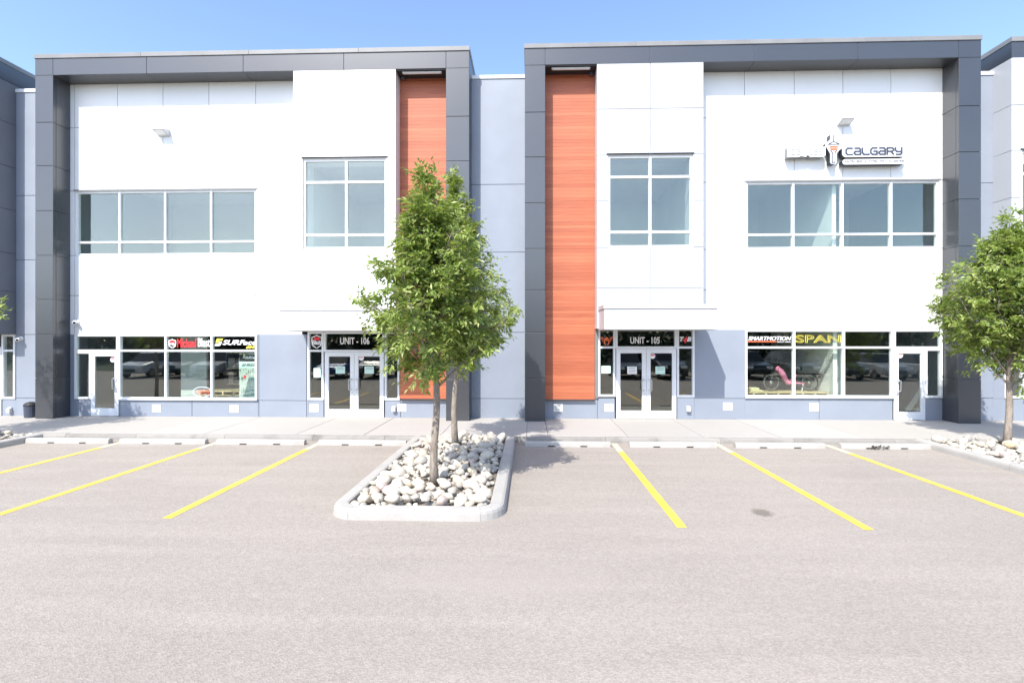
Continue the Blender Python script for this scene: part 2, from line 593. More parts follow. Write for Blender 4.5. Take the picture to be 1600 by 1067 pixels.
# parking lines (painted sheets)
for i, (xa, near, lab) in enumerate(((-10.10, 7.4, "far left"), (-7.72, 7.35, ""), (-5.17, 7.30, ""), (2.06, 7.18, ""), (4.54, 7.18, ""), (7.14, 7.2, ""))):
    mb = MB()
    y_old = 12.2
    n = 24
    ws = [(.066 + rng.uniform(-.004, .004), .066 + rng.uniform(-.004, .004)) for _ in range(n + 1)]
    for j in range(n):
        ya, yb = near + (12.93 - near) * j / n, near + (12.93 - near) * (j + 1) / n
        mb.add([(xa - ws[j][0], ya, .004), (xa + ws[j][1], ya, .004), (xa + ws[j + 1][1], yb, .004), (xa - ws[j + 1][0], yb, .004)], [(0, 1, 2, 3)], 1 if yb > y_old else 0)
    o = mb.build("parking_line", [M['line'], M['line_old']])
    tag(o, group="yellow stall lines on the asphalt", kind='structure')
    o["label"] = ["leftmost yellow stall line, running out of the frame", "yellow stall line second from the left edge", "yellow stall line just left of the planting island",
                  "yellow stall line just right of the planting island", "yellow stall line ending beside the oil stain", "rightmost yellow stall line before the right planting bed"][i]
    o["category"] = "parking line"

# wheel stops
def wheel_stop(px0, px1, label):
    y = 12.47
    x0, x1 = hx(px0, y), hx(px1, y)
    cx = (x0 + x1) / 2
    L = x1 - x0
    root_loc = Vector((cx, y + .08, 0))
    mb = MB()
    prof = [(y, .0), (y + .16, .0), (y + .15, .085), (y + .125, .115), (y + .035, .115), (y + .01, .085)]
    prof_up = [(y + .001, .03), (y + .159, .03), (y + .15, .085), (y + .125, .115), (y + .035, .115), (y + .01, .085)]
    cuts = [x0, x0 + L * .27, x0 + L * .35, x0 + L * .65, x0 + L * .73, x1]
    for i in range(5):
        mb.prism_x(prof_up if i in (1, 3) else prof, cuts[i], cuts[i + 1])
    rr = random.Random(px0)
    o = mb.build("wheel_stop", M['kerb'])
    for v in o.data.vertices:
        v.co -= root_loc
        v.co.z *= 1
    o.location = root_loc
    o.rotation_euler.z = rr.uniform(-.006, .006)
    return tag(o, label, "wheel stop", "wheel stops along the kerb")
for a in ((39, 169, "concrete wheel stop partly in tree shade at the left end of the row"),
          (186, 320, "concrete wheel stop between the two leftmost yellow lines that reach the kerb"),
          (337, 475, "concrete wheel stop in the second stall left of the planting island"),
          (497, 634, "concrete wheel stop touching the left side of the planting island"),
          (820, 954, "concrete wheel stop half in tree shade, right of the planting island"),
          (984, 1121, "concrete wheel stop in front of the unit 105 double doors"),
          (1150, 1290, "concrete wheel stop below the pink bicycle window"),
          (1315, 1458, "stained concrete wheel stop next to the right planting bed")):
    wheel_stop(*a)
# leaves caught against the last stop
mb = MB()
for i in range(26):
    c = Vector((8.05 + rng.gauss(0, .16), 12.44 + rng.uniform(-.05, .02), .02 + rng.random() * .07))
    a = Vector((rng.uniform(-1, 1), rng.uniform(-1, 1), rng.uniform(-.4, .6))).normalized() * .05
    b = a.cross(Vector((rng.uniform(-1, 1), rng.uniform(-1, 1), 1))).normalized() * .02
    mb.add([c - a, c + b, c + a, c - b], [(0, 1, 2, 3)])
tag(mb.build("leaf_litter", simple("dead leaves", (.07, .055, .035), .9, var=.4, scale=30)), "dark dead leaves caught against the right wheel stop", "leaf litter", kind='stuff')

# planting islands: kerb ring, soil, stones
def rounded(x0, x1, y0, y1, r, n=7):
    pts = [(x0, y1)]
    pts += [(x0 + r + r * math.cos(R(a)), y0 + r + r * math.sin(R(a))) for a in [180 + 90 * i / n for i in range(n + 1)]]
    pts += [(x1 - r + r * math.cos(R(a)), y0 + r + r * math.sin(R(a))) for a in [270 + 90 * i / n for i in range(n + 1)]]
    pts += [(x1, y1)]
    return pts

def island(x0, x1, y0, label, soil_label):
    y1 = KERB_Y + .02
    path = [Vector((p[0], p[1], 0)) for p in rounded(x0, x1, y0, y1, .42)]
    # resample, so joints can fall along the run
    fine = []
    for i in range(len(path) - 1):
        n = max(1, int((path[i + 1] - path[i]).length / .25))
        fine += [path[i].lerp(path[i + 1], k / n) for k in range(n)]
    fine.append(path[-1])
    prof = [(-.012, -.03), (0, .09), (.015, .128), (.05, .146), (.19, .150), (.215, .135), (.22, -.03)]
    mb = MB()
    n = len(fine)
    rows = []
    for i, p in enumerate(fine):
        d = (fine[min(i + 1, n - 1)] - fine[max(i - 1, 0)]).normalized()
        inn = Vector((-d.y, d.x, 0))
        wob = noise.noise(p * 1.7) * .006
        rows.append([p + inn * (a + wob * .5) + Vector((0, 0, h + wob * (h > .05))) for a, h in prof])
    m = len(prof)
    seg = []
    cuts = {int(n * t) for t in (.16, .30, .44, .56, .70, .86)}
    start = 0
    for i in range(1, n):
        if i in cuts or i == n - 1:
            v, f = [], []
            for q, row in enumerate(rows[start:i + 1]):
                cnt = i - start
                for p in row:
                    pp = Vector(p)
                    if q == 0 and start: pp = pp.lerp(rows[start + 1][row.index(p)], .02)
                    if q == cnt and i != n - 1: pp = pp.lerp(rows[i - 1][row.index(p)], .02)
                    v.append(pp)
            for q in range(i - start):
                for k in range(m):
                    k2 = (k + 1) % m
                    f.append((q * m + k2, q * m + k, (q + 1) * m + k, (q + 1) * m + k2))
            f.append(tuple(range(m)))
            f.append(tuple((i - start) * m + k for k in range(m - 1, -1, -1)))
            mb.add(v, f)
            start = i
    o = mb.build("island_kerb", M['kerb'], smooth=False)
    tag(o, label, "kerb", kind='structure')
    s = MB()
    s.add([(x0 + .15, y0 + .15, .075), (x1 - .15, y0 + .15, .075), (x1 - .15, y1 + .1, .075), (x0 + .15, y1 + .1, .075)], [(0, 1, 2, 3)])
    tag(s.build("soil", M['soil']), soil_label, "soil", kind='structure')
ISL = [(-2.90, -.37, 7.33), (9.28, 12.1, 7.3), (-15.2, -12.42, 7.3)]
island(*ISL[0], "concrete kerb ring round the central planting island", "dry soil of the central planting island")
island(*ISL[1], "concrete kerb ring round the right planting bed", "dry soil of the right planting bed")
island(*ISL[2], "concrete kerb ring round the left planting bed", "dry soil of the left planting bed")

# ------------------------------------------------------------------ stones
def stone_mesh(seed):
    bm = bmesh.new()
    bmesh.ops.create_icosphere(bm, subdivisions=3, radius=1)
    off = Vector((seed * 7.3, seed * 3.1, seed))
    sc = Vector((1, random.Random(seed).uniform(.65, .9), random.Random(seed + 9).uniform(.5, .72)))
    for v in bm.verts:
        n = noise.noise(v.co * .9 + off) * .28 + noise.noise(v.co * 2.2 + off) * .07
        v.co = Vector(((v.co.x) * sc.x, v.co.y * sc.y, v.co.z * sc.z)) * (1 + n)
    me = bpy.data.meshes.new("river_stone")
    bm.to_mesh(me); bm.free()
    me.polygons.foreach_set("use_smooth", [True] * len(me.polygons))
    me.materials.append(M['stone'])
    return me
stones = [stone_mesh(i) for i in range(12)]
TREES = {'front': (-1.55, 8.75), 'back': (-1.67, 11.85), 'right': (11.08, 12.55), 'left': (-14.75, 12.0)}

def scatter(x0, x1, y0, y1, tries, limit, seed, trunks, rmin=.06, rmax=.14):
    rr = random.Random(seed)
    out = []
    for t in range(tries):
        r = rmin + (rmax - rmin) * rr.random() ** 1.5
        if t > tries * .4: r = min(r, .11)
        if t > tries * .7: r = min(r, .085)
        xx, yy = rr.uniform(x0 + r * .6, x1 - r * .6), rr.uniform(y0 + r * .6, y1 - r * .6)
        if any((xx - tx) ** 2 + (yy - ty) ** 2 < (.12 + r) ** 2 for tx, ty in trunks): continue
        if any((xx - bx) ** 2 * 1.0 + (yy - by) ** 2 < (r + .20) ** 2 for bx, by in [(tx - .24, ty + .06) for tx, ty in trunks[:1]]): continue
        if any((xx - a) ** 2 + (yy - b) ** 2 < ((r + c) * .80) ** 2 for a, b, c in out): continue
        out.append((xx, yy, r))
        if len(out) >= limit: break
    return out, rr

def put_stones(lst, rr, label, group, cx):
    for (xx, yy, r) in lst:
        o = bpy.data.objects.new("river_stone", rr.choice(stones))
        col.objects.link(o)
        mound = .05 * max(0, 1 - ((xx - cx) / 1.1) ** 2)
        o.location = (xx, yy, .09 + r * .38 + mound + rr.uniform(0, .03))
        o.scale = (r * rr.uniform(.95, 1.2), r * rr.uniform(.95, 1.15), r * rr.uniform(.9, 1.2))
        o.rotation_euler = (rr.uniform(-.35, .35), rr.uniform(-.35, .35), rr.uniform(0, 6.28))
        tag(o, label, "stone", group)

lst, rr = scatter(-2.66, -.61, 7.58, 12.95, 9000, 232, 3, [TREES['front'], TREES['back']])
put_stones(lst, rr, "pale rounded river stone in the central planting island", "river stones of the central planting island", -1.6)
N0 = len(lst)
lst, rr = scatter(9.53, 11.9, 11.2, 13.0, 5000, 56, 5, [TREES['right']])
put_stones(lst, rr, "pale rounded river stone in the right planting bed", "river stones of the right planting bed", 10.7)
lst, rr = scatter(-14.2, -12.7, 11.9, 13.0, 800, 10, 7, [TREES['left']])
put_stones(lst, rr, "shaded river stone in the left planting bed", "river stones of the left planting bed", -13.5)

def gravel(name, x0, x1, y0, y1, n, seed, label, trunks):
    rr = random.Random(seed)
    mb = MB()
    base = stones[3]
    bm = bmesh.new(); bmesh.ops.create_icosphere(bm, subdivisions=2, radius=1)
    bv = [v.co.copy() for v in bm.verts]; bm.verts.index_update()
    bf = [tuple(v.index for v in f.verts) for f in bm.faces]; bm.free()
    for _ in range(n):
        r = rr.uniform(.03, .065)
        c = Vector((rr.uniform(x0, x1), rr.uniform(y0, y1), .085 + rr.uniform(0, .05)))
        if any((c.x - tx) ** 2 + (c.y - ty) ** 2 < .16 ** 2 or (c.x - tx + .24) ** 2 + (c.y - ty - .06) ** 2 < .25 ** 2 for tx, ty in trunks): continue
        rot = Matrix.Rotation(rr.uniform(0, 6.28), 3, 'Z')
        s = Vector((r * rr.uniform(1, 1.4), r, r * .7))
        mb.add([c + rot @ Vector((v.x * s.x, v.y * s.y, v.z * s.z)) * (1 + .2 * noise.noise(v * 1.3 + c * 9)) for v in bv], bf)
    tag(mb.build(name, M['gravel'], smooth=True), label, "stones", kind='stuff')
gravel("small_stones", -2.66, -.61, 7.58, 12.97, 700, 1, "small stones filling the gaps of the central planting island", [TREES['front'], TREES['back']])
gravel("small_stones", 9.52, 11.9, 10.0, 13.0, 420, 2, "small stones filling the right planting bed", [TREES['right']])
gravel("small_stones", -15, -12.66, 10.5, 13.0, 250, 3, "small stones filling the left planting bed", [TREES['left']])

# ------------------------------------------------------------------ trees
def make_tree(loc, seed, height, clear, radius, label, nbranch=26, lean=(0, 0), leaves=900, squash=None, rad0=.068, lobes=.34):
    rr = random.Random(seed)
    root = thing("ash_tree", loc, label, "tree", "young ash trees in the planting beds")
    L = Vector(loc)
    tr = MB()
    pts, rads = [], []
    n = 14
    for i in range(n + 1):
        t = i / n
        h = t * height * .93
        w = .035 * math.sin(t * 7 + seed) + .02 * math.sin(t * 17 + seed * 2)
        pts.append(L + Vector((w + lean[0] * t, .03 * math.sin(t * 9 + seed) + lean[1] * t, h)))
        rads.append(rad0 * (1.25 if i == 0 else 1) * (1 - t) ** .8 + .006)
    def trunk_at(h):
        t = max(0, min(1, h / (height * .93))) * n
        i = min(int(t), n - 1)
        return pts[i].lerp(pts[i + 1], t - i)
    tr.tube(pts, rads, 10)
    tips = []
    def env(t, az):
        base = min(1.0, (max(t, 0) / .16) ** .5 if t < .16 else 1.0)
        fall = (1 - max(0, t - .24) / .80) ** 1.15 if t > .24 else 1.0
        lob = 1 + lobes * noise.noise(Vector((math.cos(az) * 1.5, math.sin(az) * 1.5, t * 4.2 + seed)))
        s = 1.0
        if squash: s = squash(az, t)
        return radius * base * max(fall, .1) * lob * s
    ch = height - clear
    for i in range(nbranch):
        u = (i + .5) / nbranch
        h0 = clear + (height * .9 - clear) * u ** 1.1 * .92
        az = i * 2.39996 + rr.uniform(-.4, .4)
        el = R(rr.uniform(28, 50) + 22 * u)
        t_out = min(.98, (h0 - clear) / ch + .20)
        reach = env(t_out, az) * rr.uniform(.82, 1.08)
        p0 = trunk_at(h0)
        bpts, br = [], []
        m = 7
        dirh = Vector((math.cos(az), math.sin(az), 0))
        length = reach / math.cos(el)
        length = min(length, height - h0 + .1)
        for k in range(m + 1):
            t = k / m
            e = el + R(12) * t
            p = p0 + dirh * (length * t * math.cos(el)) + Vector((0, 0, length * t * math.sin(e)))
            p += Vector((noise.noise(p * 2.1), noise.noise(p * 2.3 + Vector((5, 0, 0))), 0)) * .10 * t
            bpts.append(p); br.append(.020 * (1 - u * .6) * (1 - t) + .004)
        tr.tube(bpts, br, 6)
        nt_ = int(12 + length * 10)
        for q in range(nt_):
            t = .18 + .82 * (q + rr.random()) / nt_
            idx = min(int(t * m), m - 1)
            b0 = bpts[idx].lerp(bpts[idx + 1], t * m - idx)
            d = (Vector((rr.gauss(0, 1), rr.gauss(0, 1), rr.gauss(.35, .8))) + dirh * .5).normalized()
            ln = rr.uniform(.16, .58) * (1.15 - .45 * t)
            b1 = b0 + d * ln
            tr.tube([b0, b0.lerp(b1, .5) + Vector((0, 0, .015)), b1], [.005, .004, .002], 4)
            tips.append((b0, b1, d))
    for q in range(44):                                     # leader shoots
        h0 = height * rr.uniform(.70, .98)
        p = trunk_at(h0)
        d = Vector((rr.gauss(0, .45), rr.gauss(0, .45), 1)).normalized()
        tips.append((p, p + d * rr.uniform(.12, .34), d))
    tr.build("trunk", M['bark'], root, smooth=True)
    cr = MB()
    per = max(1, leaves // len(tips))
    for b0, b1, d in tips:
        for c in range(per + (1 if rr.random() < leaves / len(tips) - per else 0)):
            s = b0.lerp(b1, rr.uniform(.25, 1.0))
            out = (d + Vector((rr.gauss(0, .65), rr.gauss(0, .65), rr.gauss(.0, .5)))).normalized()
            rl = rr.uniform(.13, .24)
            up = (Vector((0, 0, 1)) + Vector((rr.gauss(0, .45), rr.gauss(0, .45), 0)) - Vector((0, .25, 0))).normalized()
            side = out.cross(up)
            if side.length < .05: continue
            side.normalize()
            nrm = side.cross(out)
            npair = rr.choice((2, 3, 3))
            for k in range(npair * 2 + 1):
                if k == npair * 2:
                    o0 = s + out * rl; ld = out
                else:
                    t = .35 + .6 * (k // 2) / npair
                    sg = 1 if k % 2 else -1
                    o0 = s + out * rl * t - nrm * .02 * t
                    ld = (out * .55 + side * sg + nrm * rr.uniform(-.35, .2)).normalized()
                ln = rr.uniform(.085, .13)
                o0 = o0 - Vector((0, 0, .03 * (k / 6)))
                ld = (ld - Vector((0, 0, rr.uniform(.0, .45)))).normalized()
                ws = ld.cross(nrm)
                if ws.length < .05: continue
                ws = ws.normalized() * ln * rr.uniform(.17, .23)
                rise = nrm * ln * .06
                tip = o0 + ld * ln - nrm * ln * rr.uniform(0, .15)
                mid = o0 + ld * ln * .45
                cr.add([o0, mid + ws + rise, tip, mid - ws + rise], [(0, 2, 1), (0, 3, 2)])
    cr.build("crown", M['leaf'], root)
    return root
make_tree((TREES['front'][0], TREES['front'][1], .08), 11, 5.40, 1.62, 1.22, "nearer of two leafy ash trees in the central planting island, with the thicker trunk", 30, (-.16, 0), 3200, squash=lambda az, t: .86 if math.cos(az) > .3 else 1.0, lobes=.24, rad0=.066)
make_tree((TREES['back'][0], TREES['back'][1], .08), 23, 6.32, 1.7, 1.06, "farther ash tree of the central island, its trunk rising behind the nearer one", 30, (.02, 0), 2600, lobes=.22)
make_tree((TREES['right'][0], TREES['right'][1], .08), 37, 5.55, 1.32, 1.40, "ash tree standing in the right planting bed before the charcoal pillar", 44, (.05, 0), 5200, lobes=.2,
          squash=lambda az, t: 1 + .22 * max(0, -math.cos(az)) * (1 if t < .5 else .2))
make_tree((TREES['left'][0], TREES['left'][1], .08), 52, 5.3, 1.9, 1.5, "ash tree at the left edge of the frame, only its leaf tips showing", 26, (0, 0), 2200)

# ------------------------------------------------------------------ building parts
def glazing(parent, x0, x1, z0, z1, xs=(), zs=(), y=W_Y - .03, fw=.062, depth=.12, flash=False, name="window", sill=False):
    """aluminium framed window; its panes are one sub-part"""
    fr = MB()
    vx = [x0] + list(xs) + [x1]
    hz_ = [z0] + list(zs) + [z1]
    h = fw / 2
    edges = []
    for i, v in enumerate(vx):
        a, b = (v, v + fw) if i == 0 else ((v - fw, v) if i == len(vx) - 1 else (v - h, v + h))
        edges.append((a, b))
        fr.box(a, b, y, y + depth, z0, z1)
    rows = []
    for j, v in enumerate(hz_):
        a, b = (v, v + fw) if j == 0 else ((v - fw, v) if j == len(hz_) - 1 else (v - h, v + h))
        rows.append((a, b))
        for i in range(len(edges) - 1):
            fr.box(edges[i][1], edges[i + 1][0], y + .004, y + depth - .004, a, b)
    if sill:
        fr.box(x0 - .01, x1 + .01, y - .035, y - .001, z0 - .02, z0 + .035)
    o = fr.build(name, M['alu'], parent, bevel=.003)
    p = MB()
    for i in range(len(edges) - 1):
        for j in range(len(rows) - 1):
            p.box(edges[i][1] - .006, edges[i + 1][0] + .006, y + .055, y + .063, rows[j][1] - .006, rows[j + 1][0] + .006)
    p.build("pane", M['glass'], o)
    if flash:
        f = MB()
        f.box(x0 - .04, x1 + .04, y - .05, y + .02, z1 + .004, z1 + .05)
        f.build("head_flashing", M['flash'], o)
    return o

def door(parent, x0, x1, z0, z1, hinge_left=True, y=W_Y - .035, label=None):
    fr = MB()
    st, top, bot = .125, .14, .24
    d = .06
    fr.box(x0, x0 + st, y, y + d, z0, z1)
    fr.box(x1 - st, x1, y, y + d, z0, z1)
    fr.box(x0 + st, x1 - st, y + .002, y + d - .002, z1 - top, z1)
    fr.box(x0 + st, x1 - st, y + .002, y + d - .002, z0, z0 + bot)
    o = fr.build("door", M['alu'], parent, bevel=.004)
    if label: o["label"] = label
    g_ = MB()
    g_.box(x0 + st - .008, x1 - st + .008, y + .026, y + .034, z0 + bot - .008, z1 - top + .008)
    g_.build("door_glass", M['glass'], o)
    hxx = x1 - st * .55 if hinge_left else x0 + st * .55
    sgn = -1 if hinge_left else 1
    h = MB()
    zc = z0 + 1.02
    h.tube([(hxx, y, zc - .16), (hxx, y - .07, zc - .16), (hxx + sgn * .07, y - .075, zc - .16), (hxx + sgn * .075, y - .075, zc - .12),
            (hxx + sgn * .075, y - .075, zc + .12), (hxx + sgn * .07, y - .075, zc + .16), (hxx, y - .07, zc + .16), (hxx, y, zc + .16)], .016, 8)
    h.lathe((hxx, y, zc - .26), [(.028, 0), (.028, .012), (.018, .02)], 12, axis='y')
    h.build("handle", M['steel'], o, smooth=True)
    return o

def pillar(parent, x0, x1, zs, y0=F_Y, y1=W_Y + .12):
    mb = MB()
    g_ = .007
    for j in range(len(zs) - 1):
        a, b = zs[j] + (g_ if j else 0), zs[j + 1] - (g_ if j < len(zs) - 2 else 0)
        mb.box(x0, x1, y0, y0 + .10, a, b)
        mb.box(x0, x1, y0 + .108, y1, a, b)
    mb.box(x0 + .02, x1 - .02, y0 + .02, y1 - .02, zs[0] + .001, zs[-1] - .001)
    return mb.build("pillar", M['charcoal'], parent, bevel=.006)

def fascia(parent, xs, z0, z1, y0=F_Y - .003, y1=W_Y + .22, ends=(True, True)):
    mb = MB()
    for i in range(len(xs) - 1):
        a, b = xs[i] + (.005 if i else 0), xs[i + 1] - (.005 if i < len(xs) - 2 else 0)
        mb.box(a, b, y0, y1, z0, z1)
    mb.box(xs[0] + .02, xs[-1] - .02, y0 + .02, y1 - .02, z0 + .02, z1 - .02)
    for e, xx in zip(ends, (xs[0], xs[-1] - .06)):          # the band turns the corner along both sides
        if e:
            yy = y1 + .01
            while yy < 29:
                mb.box(xx, xx + .06, yy, yy + 2.9, z0, z1)
                yy += 2.91
    return mb.build("fascia", M['charcoal'], parent, bevel=.005)

def parapet_cap(parent, x0, x1, z0, z1, y0=F_Y - .03, y1=30):
    mb = MB()
    n = max(2, int((x1 - x0) / 3))
    for i in range(n):
        a, b = x0 - .02 + (x1 - x0 + .04) * i / n, x0 - .02 + (x1 - x0 + .04) * (i + 1) / n
        mb.box(a + .002, b - .002, y0, y0 + .4, z0, z1 + (.003 if i % 2 else 0))
    mb.box(x0 - .02, x0 + .35, y0 + .401, y1, z0, z1)
    mb.box(x1 - .35, x1 + .02, y0 + .401, y1, z0, z1)
    return mb.build("parapet_cap", M['cap'], parent, bevel=.006)

def wood_wall(parent, x0, x1, z0, z1):
    mb = MB()
    z = z0
    while z < z1 - .01:
        mb.box(x0, x1, W_Y - .07, W_Y - .05, z, min(z + .101, z1))
        z += .104
    mb.box(x0, x1, W_Y - .049, W_Y + .2, z0 + .001, z1)
    mb.box(x0, x1, W_Y - .10, W_Y - .071, z0 - .045, z0 - .005, 1)      # drip trim
    return mb.build("wood_cladding", [M['wood'], M['charcoal']], parent)

def soffit_light(x0, x1, z, y, label):
    t = thing("soffit_light", ((x0 + x1) / 2, y, z), label, "light", "linear soffit lights")
    mb = MB()
    mb.box(x0, x1, y - .045, y + .045, z - .05, z - .012)
    mb.build("housing", M['fixture'], t, bevel=.004)
    mb = MB()
    mb.box(x0 + .03, x1 - .03, y - .03, y + .03, z - .058, z - .0505)
    mb.build("diffuser", M['vinyl_white'], t)
    mb = MB()
    for f_ in (.2, .8):
        xx = x0 + (x1 - x0) * f_
        mb.box(xx - .02, xx + .02, y - .02, y + .02, z - .011, z + .0)
    mb.build("bracket", M['charcoal'], t)

def shell(parent, x0, x1, zt):
    mb = MB()
    mb.box(x0 + .02, x0 + .2, W_Y + .24, 29.8, 0, zt)
    mb.box(x1 - .2, x1 - .02, W_Y + .24, 29.8, 0, zt)
    mb.box(x0 + .2, x1 - .2, 29.6, 29.8, 0, zt)
    mb.build("side_wall", M['grey'], parent)
    mb = MB()
    mb.box(x0 + .2, x1 - .2, W_Y + .24, 29.6, zt - .35, zt - .1)
    mb.build("roof", M['cap'], parent)

def rooms(parent, x0, x1, splits_low, splits_up, zf):
    """floors, ceilings and partitions seen through the glass"""
    y0 = W_Y + .235
    fl = MB()
    fl.box(x0, x1, y0 - .15, 25.5, .02, .15)
    fl.build("ground_floor", M['room_floor'], parent)
    fl = MB()
    fl.box(x0, x1, y0 + .01, 25.4, 3.5, 3.9)
    fl.build("upper_floor", M['ceiling'], parent)
    fl = MB()
    fl.box(x0, x1, y0 + .01, 25.4, 8.1, 8.25)
    fl.build("ceiling", M['ceiling'], parent)
    bw = MB()
    bw.box(x0, x1, 25.41, 25.5, .15, 3.5)
    bw.build("back_wall", M['room_dark'], parent)
    bw = MB()
    bw.box(x0, x1, 21.4, 21.5, 3.9, 8.1)
    bw.build("inner_wall", M['room'], parent)
    for xx, yb in splits_low:
        p = MB(); p.box(xx - .06, xx + .06, y0 + .02, yb, .15, 3.5)
        p.build("partition", M['room_dark'], parent)
    for xx in splits_up:
        p = MB(); p.box(xx - .06, xx + .06, y0 + .02, 21.39, 3.9, 8.1)
        p.build("partition", M['room'], parent)

def vinyl(parent, name, mb, mats):
    return mb.build(name, mats, parent)

# ------------------------------------------------------------------ left building
wx = lambda p: hx(p, W_Y)
fx = lambda p: hx(p, F_Y)
PZ = [G, 1.37, 2.70, 3.76, 5.10, 6.46, 7.83, 9.15]

LB = thing("commercial_building", (-8.4, W_Y, 0), "white two-storey unit building with the unit 106 entrance, left of centre", "building")
Lx = dict(p0=-15.08, p1=-14.52, t0=-7.09, t1=-4.0, q0=-2.49, q1=-1.80)
Lr, Lf, Lhead, Lsill, Ltr = 11.22, 10.585, 2.70, .665, 2.19
pillar(LB, Lx['p0'], Lx['p1'], PZ + [Lf - .005])
pillar(LB, Lx['q0'], Lx['q1'], PZ + [Lf - .005])
fascia(LB, [Lx['p0'], -14.52, -11.6, -8.62, -5.56, -2.49, Lx['q1']], Lf, Lr - .13)
parapet_cap(LB, Lx['p0'], Lx['q1'], Lr - .128, Lr)
sw0, sw1 = wx(117), wx(402)
uw = (wx(117), wx(400), 5.19, 7.215)
mb = MB()
panels(mb, [Lx['p1'] + .001, wx(116.5), wx(183.5), wx(254.6), wx(326.4), wx(399.5), Lx['t0'] - .002], [Lhead, 3.93, 5.19, 7.23, 9.23, Lf - .002], W_Y, [uw], mi_back=1)
mb.build("wall", [M['white'], M['joint']], LB, bevel=.003)
glazing(LB, *uw, [wx(185), wx(256.5), wx(328.5)], [5.61], y=W_Y + .035, flash=True)
# lower blue-grey wall between storefront and tower, and base panels under the glass
mb = MB()
panels(mb, [sw1 + .01, wx(404.5), wx(479), wx(481.5) - .003], [G, .64, Lhead - .002], W_Y, [])
mb.build("base_wall", M['grey'], LB, bevel=.003)
mb = MB()
panels(mb, [wx(187.5), wx(300), sw1 + .009], [G, Lsill - .02], W_Y, [])
mb.build("base_wall", M['grey'], LB, bevel=.003)
mb = MB()
panels(mb, [Lx['p1'] + .001, wx(142)], [G, Lsill - .02], W_Y, [])
mb.build("base_wall", M['grey'], LB, bevel=.003)
mb = MB()
panels(mb, [Lx['p1'] + .001, wx(116.5)], [Lsill - .019, Lhead - .002], W_Y, [])
mb.build("base_wall", M['grey'], LB, bevel=.003)
Lshop = glazing(LB, wx(185.5), sw1, Lsill, Lhead, [wx(259.3), wx(331)], [Ltr], sill=True)
Ltop = glazing(LB, sw0, wx(185.4), Ltr - .03, Lhead)
glazing(LB, sw0, wx(143), Lsill, Ltr - .031)
Ld = door(LB, wx(143.3), wx(186.3), G + .01, Ltr - .035, True, label="single glass door beside the charcoal pillar")
# stair tower
tw = MB()
twin = (fx(473), fx(604), 5.24, 7.95)
tz = [2.80, 4.02, 5.24, 6.55, 7.95, 9.33, Lf - .002]
panels(tw, [Lx['t0'], fx(537.5), Lx['t1']], tz, F_Y, [twin], back=W_Y + .2 - F_Y - .03)
tw.build("stair_tower", M['white'], LB, bevel=.003)
glazing(LB, *twin, [fx(540)], [hz(500, 367, F_Y) - .0, hz(540, 284, F_Y)], y=F_Y + .05, fw=.07, flash=True)
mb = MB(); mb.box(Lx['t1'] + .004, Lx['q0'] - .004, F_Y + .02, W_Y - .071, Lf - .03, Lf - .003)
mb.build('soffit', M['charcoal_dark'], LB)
wood_wall(LB, Lx['t1'] + .003, Lx['q0'] - .003, .72, Lf - .003)
# entrance under the tower
e0, e1 = wx(481), wx(624.5)
Lx_d0, Lx_dm, Lx_d1 = wx(508), wx(554), wx(600)
mb = MB()
panels(mb, [wx(481.5), wx(505.5)], [G, Lsill - .005], W_Y, [])
mb.build("base_wall", M['grey'], LB, bevel=.003)
mb = MB()
panels(mb, [wx(601.5), Lx['t1'] + .002, Lx['q0'] - .003], [G, Lsill - .01], W_Y, [])
mb.build("base_wall", M['grey'], LB, bevel=.003)
Lside = glazing(LB, e0, wx(506), Lsill, Lhead + .08, [], [Ltr])
Lunit = glazing(LB, wx(506.2), wx(601), Ltr - .03, Lhead + .08)
Lside2 = glazing(LB, wx(601.2), e1, Lsill, Lhead + .08, [], [Ltr])
Lda = door(LB, Lx_d0, Lx_dm - .004, G + .01, Ltr - .035, True, label="left leaf of the unit 106 double doors")
Ldb = door(LB, Lx_dm + .004, Lx_d1, G + .01, Ltr - .035, False, label="right leaf of the unit 106 double doors")
# entrance canopy
CY = 14.4
def canopy(parent, x0, x1, z0, z1, mat, cx0, cx1):
    mb = MB()
    mb.box(x0, x1, CY, F_Y - .001, z0, z1 - .12)
    mb.box(x0 + .02, x1 - .02, F_Y - .001 + .002, W_Y - .08, z0 + .02, z1 - .14) if False else None
    mb.box(x0 - .02, x1 + .02, CY - .025, F_Y - .002, z1 - .118, z1, 1)
    mb.box(x0 + .06, x1 - .06, CY + .06, F_Y - .05, z0 - .012, z0 - .001, 1)
    # the part beside the tower that runs back to the main wall
    return mb.build("canopy", [mat, M['canopy_cap']], parent, bevel=.005)
canopy(LB, hx(436, CY), fx(624), 2.79, 3.46, M['white'], 0, 0)
mb = MB(); mb.box(hx(436, CY), Lx['t0'] - .004, F_Y + .001, W_Y - .002, 2.79, 3.40)
mb.build("canopy_return", M['white'], LB)
shell(LB, Lx['p0'], Lx['q1'], 11.05)
rooms(LB, Lx['p0'] + .21, Lx['q1'] - .21, [(-7.2, 25.4)], [-7.0, -4.1], 0)
mb = MB(); mb.box(wx(233), wx(233) + .9, 17.6, 17.7, .15, 3.4)
mb.build("inner_screen", M['room'], LB)

